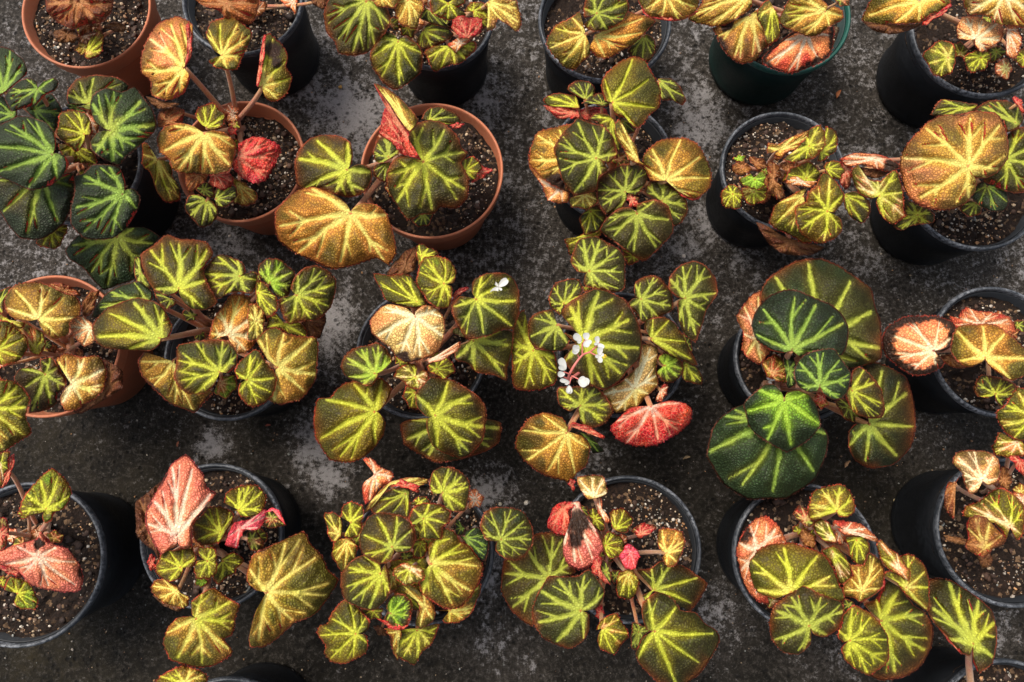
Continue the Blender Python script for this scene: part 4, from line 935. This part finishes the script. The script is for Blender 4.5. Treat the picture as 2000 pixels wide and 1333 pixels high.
A2 PR 8 1250,530 1175,610 1200,530 1230,500 1300,485 1340,460 1385,430 1395,460 1340,540 1280,540 1250,580 1240,630 1200,630
B2 GR 7 80,480 20,480 90,425 150,510 90,530 30,520
+B2 P 7.6 95,440 40,450 85,425 125,440 155,515 120,480 85,440
A2 O 7 1080,700 1060,700 1035,670 1040,630 1110,630 1130,690 1130,750 1090,795 1030,790 1005,740 1030,700
A2 OG 5 1160,700 1150,690 1220,655 1270,700 1220,760 1180,790 1140,820 1100,780 1130,730
A2 L 4 1050,810 1020,790 1080,800 1060,835 1020,830
A2 YB 5 920,860 790,860 800,800 860,800 920,830 940,870 985,890 980,930 940,950 880,930 820,900
+A2 B 4.3 880,930 795,880 870,925 950,950 930,967 850,935
A2 OY 8 1020,1000 1000,980 995,910 1050,870 1110,845 1180,890 1250,930 1220,1010 1210,1080 1170,1110 1215,1180 1120,1240 1030,1260 950,1240 885,1210 850,1120 870,1050 920,1000 990,990
B2 YO 8 55,865 50,850 0,855 -50,800 -20,680 50,630 120,600 245,550 280,610 350,680 375,740 430,800 380,880 330,960 280,1000 190,1030 90,1120 30,1155 -30,1150 -38,1100 0,960
B2 GO 5 10,570 0,520 60,560 50,600 30,640 0,650 -30,600
B2 O 5 0,770 -30,780 0,700 20,760 0,860
A2 GR 6 1310,590 1285,560 1333,545 1370,600 1350,650 1300,640
#P 32 K 825,1079,140 820,1080 .13|black pot in bottom row hidden by a dense bushy olive begonia with crowded leaves
B2 CR 7 620,250 555,170 600,170 650,210 710,240 700,290 640,330 570,410 555,300
B2 YC 8 700,300 560,460 590,400 640,340 700,290 790,265 900,275 890,300 840,310 760,290 700,310 640,360 600,430
+B2 R 8.4 780,310 700,315 760,280 850,310 840,345 790,325 740,312
B2 GO 7 780,350 600,430 660,350 740,315 800,330 800,400 790,480 700,460 620,455
B2 OG 8 495,500 440,470 450,420 500,392 550,410 560,470 540,560 500,585 460,570
B2 OY 6 430,560 358,445 440,470 450,560 420,600 390,600 370,530
B2 OY 6 470,600 400,610 430,590 490,580 530,640 510,700 450,760 435,740 400,690
B2 GO 10 710,630 720,660 700,700 640,718 570,680 540,620 540,560 580,480 640,450 740,460 800,500 830,550 830,600 800,650 740,660
B2 OG 10 870,480 830,520 795,480 810,430 880,400 960,405 1010,450 1010,500 970,530 960,585 900,595 850,570
B2 GO 10 970,345 920,355 900,300 920,240 970,210 1030,215 1090,260 1115,300 1105,370 1090,440 1040,445 990,430 970,380
B2 OG 9 850,395 805,400 850,365 900,375 900,400 840,415
B2 CX 5 1140,380 1105,340 1150,330 1190,380 1160,420 1110,420
B2 D 7 1090,580 1100,540 1160,530 1210,590 1210,650 1190,700 1150,680 1100,620 1060,570
B2 DG 6 1070,530 1040,480 1090,530 1070,570 1040,560
B2 OY 9 910,715 900,680 900,620 970,530 1030,550 1060,600 1110,620 1150,670 1180,730 1160,820 1120,890 1050,945 980,950 900,900 860,860 850,790 890,740
B2 OY 5 1010,960 940,960 1050,950 1110,900 1165,820 1165,880 1120,970 1060,1025 970,1015
B2 GO 9 650,765 640,700 560,670 500,700 440,770 440,830 470,910 550,950 620,955 680,900 700,840 690,760 680,710
B2 OC 10 800,740 720,740 780,712 850,730 885,780 850,810 800,830 730,800
B2 OG 7 855,610 820,600 880,590 890,650 860,690 820,670
B2 YO 7 880,940 730,830 830,830 930,930 930,1000 860,1060 830,1030 850,960 830,900
B2 GL 8 700,975 680,950 700,890 740,870 810,905 810,960 790,1030 740,1060 680,1020 670,990
B2 R 8 770,1040 630,1000 680,1035 760,1045 790,1010 800,960 812,1000 770,1062 700,1055
B2 OG 6 610,960 550,955 620,950 660,950 650,1000 590,1005
B2 OY 5 840,1060 700,1100 760,1060 840,1050 950,1030 930,1110 870,1170 830,1240 780,1220 730,1200
B2 YO 6 740,1070 670,1050 760,1060 745,1130 740,1220 715,1180 710,1110
B2 OG 8 520,1080 580,1090 575,1170 520,1215 460,1240 390,1220 355,1180 360,1150 320,1080 335,1040 370,1030 390,970 460,905 520,930 590,1010 580,1060 545,1080
B2 GD 10 1275,590 1250,600 1200,590 1165,520 1190,450 1250,420 1333,425 1393,450 1443,530 1438,610 1403,670 1363,700 1300,690 1250,650 1250,610
B2 YO 6 710,770 680,740 725,750 740,850 700,850
B2 G 6 780,680 750,650 810,650 820,690 760,700
B2 B 3 650,1060 610,1040 650,1040 690,1090 640,1090
B2 O 6 830,730 700,700 900,680 880,780 780,880 720,860 690,780
B2 OG 5 770,850 710,800 830,800 880,860 860,960 780,950 730,900
B2 G 5 560,560 490,520 590,500 640,560 600,640 510,630
B2 GO 5 880,560 810,480 910,470 970,520 960,620 860,650
#P 33 K 1229,1073,142 1190,1070 .13|black pot in bottom row with bare gritty soil at right and a twisted copper leaf
C2 WY 9 430,370 400,380 355,330 340,265 400,258 470,258 500,340 470,365
C2 R 6 270,420 185,510 210,430 270,390 340,400 300,450 290,560 220,565
+C2 SC 8 330,410 300,400 350,390 370,440 440,540 475,630 450,680 420,720 360,748 290,720 265,660 270,590 300,530 310,440 b340,500,75 b330,590,45
C2 R 8 450,730 410,740 440,680 470,680 460,740 480,800 515,825 460,800
C2 G 7 490,760 470,690 510,740 515,820 490,810 460,760
C2 G 4 190,790 120,560 280,565 330,760 250,780 180,800 130,900 110,1040 60,1020 0,960 -60,850 -40,700 60,660
C2 G 8 360,960 400,980 400,1060 370,1120 300,1160 220,1130 160,1100 110,1030 105,960 130,880 190,780 260,785 340,780 400,745 450,800 480,850 475,900 440,950 390,960
C2 OY 8 540,530 510,450 560,425 610,450 628,500 600,550 550,550 520,520
C2 CR 7 460,430 435,380 465,370 475,430 515,490 490,500 450,450
C2 O 7 485,620 470,590 500,550 560,570 590,620 580,670 520,690 480,660
C2 OG 5 430,480 400,430 440,430 480,500 480,540 440,540 410,490
C2 G 5 360,430 340,410 390,420 400,470 370,460
C2 P 7 620,660 560,680 600,610 650,640 665,680 640,740 590,740
C2 RG 6 670,560 625,545 650,515 700,505 755,530 700,570 660,580
C2 YO 8 805,660 770,640 755,590 770,540 820,528 880,550 905,600 880,660 860,720 810,730 780,690
C2 GO 4 740,850 650,750 720,740 780,700 900,730 960,770 1015,820 980,900 930,965 880,940 800,890 740,860 690,900 680,940 650,900
C2 OY 6 605,770 540,840 560,760 620,745 660,790 650,870 600,905 560,890
C2 G 5 540,780 510,760 560,750 570,790 530,820
C2 GO 9 740,1065 700,1060 680,1000 680,920 750,860 830,890 880,960 960,970 1010,1030 1060,1060 1082,1110 1040,1200 980,1290 880,1350 780,1350 720,1300 660,1230 645,1180 680,1100 730,1080
C2 OR 7 470,1050 440,1060 470,1000 540,975 590,1040 605,1100 560,1150 530,1188 460,1160 445,1100
C2 G 4 660,1070 630,1020 720,1060 680,1100 650,1160 620,1150
C2 R 5 460,970 440,940 470,930 480,990 455,1010 435,980
#P 34 K 1575,1089,143 1600,1040 .13|black pot in bottom row with a crowded begonia spilling over its right side
D2 CR 6 -70,640 -10,465 50,520 100,600 60,650 0,640 -90,640 -130,720 -100,800 -60,880 10,930 -40,920 -100,860 -140,780 -165,650 -130,560 -70,480 b-130,560,50
D2 OY 8 120,865 0,620 130,605 230,640 300,680 350,750 375,830 400,900 340,910 250,870 180,870 100,870 40,900 0,890 -60,860 -90,780 -100,700 -50,640
D2 G 9 215,1040 225,1080 220,1140 160,1190 80,1175 20,1110 5,1020 40,930 100,880 180,830 260,870 380,910 395,960 370,1050 300,1100 240,1085
D2 OY 8 360,440 370,470 420,475 450,440 440,350 380,305 300,310 240,340 205,410 215,470 240,490 300,470 340,455
D2 GR 7 200,490 130,450 160,415 210,440 240,490 220,530 180,510 150,480
D2 OC 7 345,590 230,510 280,480 320,510 350,570 355,610 310,600 270,580
D2 XB 5 210,590 165,580 180,530 230,560 250,600 240,635 190,620
D2 CR 8 400,540 340,500 400,490 480,510 540,550 575,600 550,600 490,570 400,570 360,530
D2 OG 7 460,590 400,575 450,570 520,575 525,650 490,730 440,700 420,640
D2 OC 6 335,650 280,650 340,620 400,670 435,750 430,820 370,820 350,740
D2 YO 7 490,855 430,720 500,720 530,660 590,700 605,780 600,830 560,870 480,920 440,890 390,880 390,820 440,780
+D2 R 6.5 560,870 605,790 605,835 560,875 480,922 540,870
D2 OC 8 690,750 565,620 590,595 640,640 700,690 740,760 730,810 680,770 620,740 590,690
D2 OY 7 720,840 690,680 750,670 810,710 835,790 845,890 830,960 780,930 720,880 660,800 600,770 640,750 700,780
D2 GO 5 590,1010 500,930 560,900 600,830 640,800 700,860 760,930 820,970 860,1050 850,1150 800,1250 720,1300 600,1325 530,1300 570,1200 560,1070
D2 OG 9 425,1115 390,1125 360,1090 390,990 450,930 530,970 600,1050 630,1100 625,1220 580,1270 530,1300 470,1270 400,1220 380,1160
D2 G 6 420,930 390,900 440,910 450,930 400,970
D2 CR 5 370,540 335,500 380,520 400,600 370,620 350,580
D2 OC 4 20,910 -20,890 60,890 40,930 0,945
#P 35 K 1972,1040,143 1965,980 .137|black pot at the bottom right with gold and brown withering leaves, smooth side showing
D2 WY 8 1120,280 1090,340 1050,350 1020,290 1010,240 960,190 980,140 1050,125 1130,130 1200,170 1210,230 1190,290 1150,310
D2 XB 6 980,290 1010,245 980,290 960,350 970,430 970,490 930,440 915,380 940,290
D2 OC 7 1260,520 1240,590 1200,530 1160,480 1090,460 1015,470 1030,420 1080,400 1160,340 1220,325 1290,360 1333,410 1333,560 1300,595
D2 XY 9 1130,630 1040,580 1035,500 1080,460 1140,480 1190,530 1240,590 1220,620 1170,640 1130,680 1080,670 1030,630
+D2 B 8 980,590 910,565 980,575 1040,590 1020,620 940,600
D2 XB 4 1230,280 1200,300 1220,205 1270,240 1260,330 1220,320
D2 B 2 1130,700 1090,680 1160,660 1170,720 1120,740
D2 CR 6 1320,380 1280,345 1343,360 1343,420 1310,400
D1 OC 7 1300,1130 1170,1150 1210,1080 1260,1110 1333,1130 1343,1200 1250,1210 1190,1200
D1 R 7 1310,1230 1255,1195 1333,1220 1338,1310 1290,1260
#P 36 K 1975,1447,150 1900,1370 .13|black pot cut by the bottom edge at right with a long-stalked blurred green leaf
D2 GO 5 1070,1135 840,800 940,795 1000,830 1100,900 1170,960 1190,1050 1190,1130 1170,1240 1100,1285 1070,1230 1065,1150 1050,1200 990,1170 930,1090 870,1030 835,970
+D2 R 4.5 950,1110 880,1040 920,1060 990,1160 1010,1190 950,1130
#P 37 K 440,1480,148 400,1440 .13|black pot almost outside the bottom edge with one olive leaf poking into view
A2 OY 7 960,1340 810,1333 880,1270 950,1250 1030,1265 1075,1300 1070,1380 900,1400
"""

def build_all():
    plant = root = last = None; pi = 0; li = 0
    for line in DATA.strip().split('\n'):
        if line.startswith('#P'):
            a, label = line.split('|'); f = a.split()
            kind = f[2]; cx, cy, rx = map(float, f[3].split(',')); kx, ky = map(float, f[4].split(',')); h = float(f[5])
            x, y = map(float, unproj(cx, cy, h)); r = rx * float(pxsize(x, y, h))
            kx, ky = map(float, unproj(kx, ky, h))
            d = math.hypot(kx - x, ky - y)
            if d > 0.6 * r: kx, ky = x + (kx - x) * 0.6 * r / d, y + (ky - y) * 0.6 * r / d
            plant = dict(c=(kx, ky), pc=(x, y), r=r, h=h); pi += 1; li = pi * 100
            root = bpy.data.objects.new('potted_begonia', None); root.location = (x, y, 0); root.empty_display_size = 0.05
            col.objects.link(root)
            root['label'] = label; root['category'] = 'potted plant'; root['group'] = 'potted begonias standing in rows on the concrete'
            root['_w'] = [x, y, 0.0]
            build_pot(kind, root, r, h, pi)
            PLANTS[f[1]] = (root, plant)
            # small young and dried leaves low around the crown
            rs = np.random.RandomState(pi * 31); ax, ay = map(float, f[4].split(','))
            for q in range(FILL.get(f[1], 3)):
                a = rs.rand() * 6.283; d = rs.uniform(8, 46); R0 = rs.uniform(9, 17)
                mx, my = ax + d * math.cos(a), ay + d * math.sin(a); a0 = rs.rand() * 6.283; n = 9
                pts = [((mx + R0 * rs.uniform(0.75, 1.15) * math.cos(a0 + 0.35 + u * 5.6 / n)) / 0.375, (my + R0 * rs.uniform(0.75, 1.15) * math.sin(a0 + 0.35 + u * 5.6 / n)) / 0.375) for u in range(n + 1)]
                hub = ((mx + 0.4 * R0 * math.cos(a0)) / 0.375, (my + 0.4 * R0 * math.sin(a0)) / 0.375)
                li += 1
                o, org, ext, typ = build_leaf((False, 'A0', ['OR', 'XB', 'G', 'CX', 'YO', 'XC', 'O'][rs.randint(7)], rs.uniform(-0.6, 1.4), hub, pts, []), plant, li, root)
                petiole(o, org, plant, li, ext)
            continue
        child = line.startswith('+'); f = line.lstrip('+').split()
        pt = lambda s: tuple(map(float, s.split(',')))
        burns = [pt(s[1:]) for s in f[4:] if s[0] in 'be']; pts = [pt(s) for s in f[4:] if s[0] not in 'be']
        li += 1
        o, org, ext, typ = build_leaf((child, f[0], f[1], float(f[2]), pt(f[3]), pts, burns), plant, li, last if child else root)
        if not child:
            last = o; petiole(o, org, plant, li, ext)
PLANTS = {}
FILL = {'01': 5, '02': 6, '03': 4, '06': 5, '11': 6, '13': 3, '14': 6, '15': 3, '20': 6, '21': 4, '22': 3, '25': 6, '30': 5, '31': 5, '33': 5, '34': 5, '35': 7, '36': 2, '37': 0, '12': 1, '04': 1, '10': 3}
build_all()

# ---------------------------------------------------------------- white flowers
def petal_mesh(L, W, rs):
    n = 9; V = []; F = []
    for i in range(n):
        t = i / (n - 1); w = W * math.sqrt(max(0.02, 1 - (1.9 * t - 1.0) ** 2)) * (0.55 + 0.45 * t)
        for k in range(5):
            s = (k - 2) / 2
            V.append((t * L, s * w / 2, 0.10 * L * (s * s) + 0.16 * L * t * t + 0.0))
    for i in range(n - 1):
        for k in range(4): F.append((i * 5 + k, (i + 1) * 5 + k, (i + 1) * 5 + k + 1, i * 5 + k + 1))
    m = len(V); V += [(a, b, c - 0.0006) for a, b, c in V]; F += [tuple(m + q for q in f[::-1]) for f in F]
    return np.array(V), F
def flower(name, loc, petals, parent=None, seed=0, up=0.35, base=(0, 0, 0)):
    rs = np.random.RandomState(seed); VV = []; FF = []; off = 0
    for ang, L, W in petals:
        V, F = petal_mesh(L, W, rs); a = R_(ang); t = up + rs.uniform(-0.12, 0.12)
        x = V[:, 0] * math.cos(t) - V[:, 2] * math.sin(t); z = V[:, 0] * math.sin(t) + V[:, 2] * math.cos(t)
        V = np.stack([x * math.cos(a) - V[:, 1] * math.sin(a), x * math.sin(a) + V[:, 1] * math.cos(a), z], 1)
        VV.append(V); FF += [tuple(off + q for q in f) for f in F]; off += len(V)
    return mesh_np(name, np.concatenate(VV), FF, M_WHITE, parent=parent, loc=np.array(loc) - np.array(base))
def T(tile, x, y, z):
    px = TILES[tile[0]] + x * 0.375; py = TY[tile[1]] + y * 0.375
    a, b = unproj(px, py, z); return np.array([float(a), float(b), z])
def inflorescence():
    root, pl = PLANTS['23']; base = np.array(root['_w'])
    z0 = pl['h'] + 0.030 + 9 * LEVEL + 0.006
    zt = z0 + 0.016
    K = lambda x, y, z=zt: T('C1', x, y, z)
    main = [np.array([pl['c'][0], pl['c'][1], pl['h'] - 0.02]), K(420, 720, z0 - 0.03), K(288, 812, z0 + 0.004), K(300, 775, zt - 0.004), K(322, 735), K(350, 695), K(372, 672), K(405, 662), K(432, 640)]
    # densify
    P = np.array(main); t = np.linspace(0, len(P) - 1, 50); P = np.stack([np.interp(t, np.arange(len(P)), P[:, k]) for k in range(3)], 1)
    P[1:-1] = (P[:-2] + 2 * P[1:-1] + P[2:]) / 4; P[1:-1] = (P[:-2] + 2 * P[1:-1] + P[2:]) / 4
    V, F = tube(P - base, np.linspace(0.0016, 0.0008, 50), 8)
    stalk = mesh_np('flower_stalk', V, F, M_PINK, parent=root)
    for a, b in [((366, 680), (364, 622)), ((405, 662), (450, 690)), ((432, 640), (455, 615)), ((300, 775), (268, 768)), ((310, 785), (345, 805)), ((310, 790), (296, 832)), ((350, 695), (335, 665)), ((288, 800), (262, 790)), ((364, 622), (386, 600))]:
        Pb = np.stack([K(*a) + (K(*b) - K(*a)) * q + np.array([0, 0, 0.004 * q]) for q in np.linspace(0, 1, 7)])
        V, F = tube(Pb - base, 0.0007, 6); mesh_np('flower_branch', V, F, M_PINK, parent=stalk)
    u = 0.375 * float(pxsize(0.1, 0, zt))
    fl = [((362, 600), [(150, 55, 50), (210, 30, 30)]), ((386, 600), [(90, 42, 46), (-90, 46, 44), (-35, 34, 34)]), ((447, 618), [(100, 42, 34), (-45, 42, 40), (190, 22, 22)]),
          ((455, 680), [(85, 48, 40), (-85, 46, 34), (10, 26, 26), (200, 26, 26)]), ((350, 645), [(180, 42, 50), (215, 48, 40), (135, 26, 26)]), ((280, 752), [(120, 70, 50), (165, 46, 34)]),
          ((275, 775), [(190, 44, 42)]), ((300, 818), [(170, 56, 30), (205, 32, 22)]), ((346, 806), [(-20, 66, 56), (-45, 60, 50), (10, 40, 36)]), ((297, 835), [(-90, 48, 44), (-100, 46, 30)])]
    for i, (p, pet) in enumerate(fl):
        o = flower('flower', K(p[0], p[1], zt + 0.004), [(a, L * u * 0.95, W * u * 0.95) for a, L, W in pet], parent=root, seed=i, up=0.2, base=base)
        if i == 3:
            V0, F0 = ico(); an = T('C1', 482, 685, zt + 0.006) - np.array(K(p[0], p[1], zt + 0.004))
            rs = np.random.RandomState(3); pos = an + rs.randn(14, 3) * 0.0008
            V, F2, C = stones(pos, np.full(14, 0.0008), np.ones((14, 3)), rs, 1.0); mesh_np('anthers', V, F2, M_YEL, parent=o)
    # tiny bud on the dark green plant
    root, pl = PLANTS['24']; base = np.array(root['_w']); p = T('D1', 10, 810, pl['h'] + 0.06)
    flower('flower_bud', p, [(30, 0.007, 0.006), (120, 0.006, 0.006), (250, 0.006, 0.005)], parent=root, seed=40, up=0.5, base=base)
inflorescence()

def drop_flower():
    # the flower lying on a leaf of the black-potted plant: find that leaf surface height
    dg = bpy.context.evaluated_depsgraph_get()
    px, py = 500 + 1264 * 0.375, 440 + 320 * 0.375
    x, y = unproj(px, py, 0.1); d = Vector((float(x), float(y), 0.1)) - cam.location; d.normalize()
    hit, loc, nrm, _, ob, _ = scene.ray_cast(dg, cam.location, d)
    z = loc.z if hit else 0.2
    u = 0.375 * float(pxsize(loc.x, loc.y, z)); p = T('B1', 1262, 322, z + 0.0035)
    o = flower('fallen_flower', p, [(38, 60 * u, 46 * u), (232, 54 * u, 44 * u), (128, 30 * u, 17 * u), (-48, 28 * u, 17 * u)], seed=60, up=0.05)
    o['label'] = 'small white four-petalled flower fallen onto a striped leaf'; o['category'] = 'flower'
bpy.context.view_layer.update()
drop_flower()

# ---------------------------------------------------------------- bits lying on the concrete
def scrap(px, py, L, ang, c, label, name='dried_leaf_scrap', cat='leaf scrap', thick=0.0016):
    rs = np.random.RandomState(int(px)); n = 12; V = []; F = []
    for i in range(n + 1):
        t = i / n; w = L * 0.38 * math.sin(math.pi * (0.06 + 0.88 * t)) * rs.uniform(0.6, 1.15)
        for k in range(4):
            s = (k - 1.5) / 1.5; V.append(((t - 0.5) * L, s * w / 2 + 0.12 * L * math.sin(3 * t), 0.002 + 0.10 * L * s * s + 0.05 * L * math.sin(5 * t) ** 2 + thick))
    for i in range(n):
        for k in range(3): F.append((i * 4 + k, (i + 1) * 4 + k, (i + 1) * 4 + k + 1, i * 4 + k + 1))
    m = len(V); V += [(a, b, d - thick) for a, b, d in V]; F += [tuple(m + q for q in f[::-1]) for f in F]
    x, y = unproj(px, py, 0.0)
    V = np.array(V); cc = np.tile((*c, 1), (len(V), 1))
    o = mesh_np(name, V, F, M_GRIT, loc=(float(x), float(y), 0), attrs={'c': ('FLOAT_COLOR', cc)}); o.rotation_euler = (0, 0, R_(ang))
    o['label'] = label; o['category'] = cat
def pebble(px, py, s, c, label):
    rs = np.random.RandomState(int(px)); V0, F0 = ico()
    import bmesh
    bm = bmesh.new(); vs = [bm.verts.new(v) for v in V0 * s]
    for f in F0: bm.faces.new([vs[i] for i in f])
    bmesh.ops.subdivide_edges(bm, edges=bm.edges[:], cuts=1, use_grid_fill=True, smooth=0.6)
    for v in bm.verts: v.co *= 1 + 0.12 * rs.randn(); v.co.z = v.co.z * 0.6
    me = bpy.data.meshes.new('pebble'); bm.to_mesh(me); bm.free()
    a = me.attributes.new('c', 'FLOAT_COLOR', 'POINT'); a.data.foreach_set('color', np.tile((*c, 1), (len(me.vertices), 1)).astype(np.float32).ravel())
    me.polygons.foreach_set('use_smooth', np.ones(len(me.polygons), bool)); me.materials.append(M_GRIT)
    o = bpy.data.objects.new('pebble', me); col.objects.link(o); x, y = unproj(px, py, 0.0); o.location = (float(x), float(y), s * 0.35)
    o['label'] = label; o['category'] = 'pebble'
scrap(1636, 187, 0.013, 60, (0.42, 0.14, 0.04), 'small orange dried leaf scrap on concrete below the green pot at the top')
scrap(1653, 507 + 400, 0.011, 50, (0.40, 0.24, 0.12), 'thin tan dried sliver on concrete right of the big dark green begonia')
scrap(525, 832, 0.007, 10, (0.30, 0.07, 0.04), 'tiny red-brown leaf scrap on concrete left of the pot with the pale gold leaf')
scrap(350, 868, 0.007, 80, (0.30, 0.10, 0.05), 'tiny brown scrap beside the pale lichen patch above the salmon leaf')
scrap(1340, 895, 0.010, 15, (0.30, 0.22, 0.12), 'short tan straw bit on dark concrete below the red upturned leaf')
scrap(1811, 1294, 0.011, 120, (0.62, 0.60, 0.55), 'white paper-like chip on concrete near the bottom edge at right')
scrap(1652, 539, 0.012, 10, (0.36, 0.26, 0.18), 'pale tan chip on concrete below the scorched tiny-leaved begonia')
pebble(665, 171, 0.0032, (0.50, 0.28, 0.06), 'ochre pebble on the pale concrete patch right of the second-row terracotta pot')
pebble(1749, 978, 0.0034, (0.48, 0.40, 0.22), 'cream pebble beside the smooth black pot at the bottom right')
pebble(1028, 982, 0.0034, (0.62, 0.58, 0.50), 'white-grey pebble left of the twisted copper leaf')
pebble(977, 985, 0.0028, (0.60, 0.55, 0.42), 'small cream pebble above the round dark leaf of the bushy begonia')
pebble(1335, 501, 0.0032, (0.60, 0.55, 0.50), 'pale pebble on the light concrete right of the topmost flower-spray leaf')
pebble(1190, 918, 0.0026, (0.50, 0.50, 0.48), 'grey pebble just above the rim of the bottom pot with bare gritty soil')
for o in bpy.data.objects:
    if '_w' in o: del o['_w']
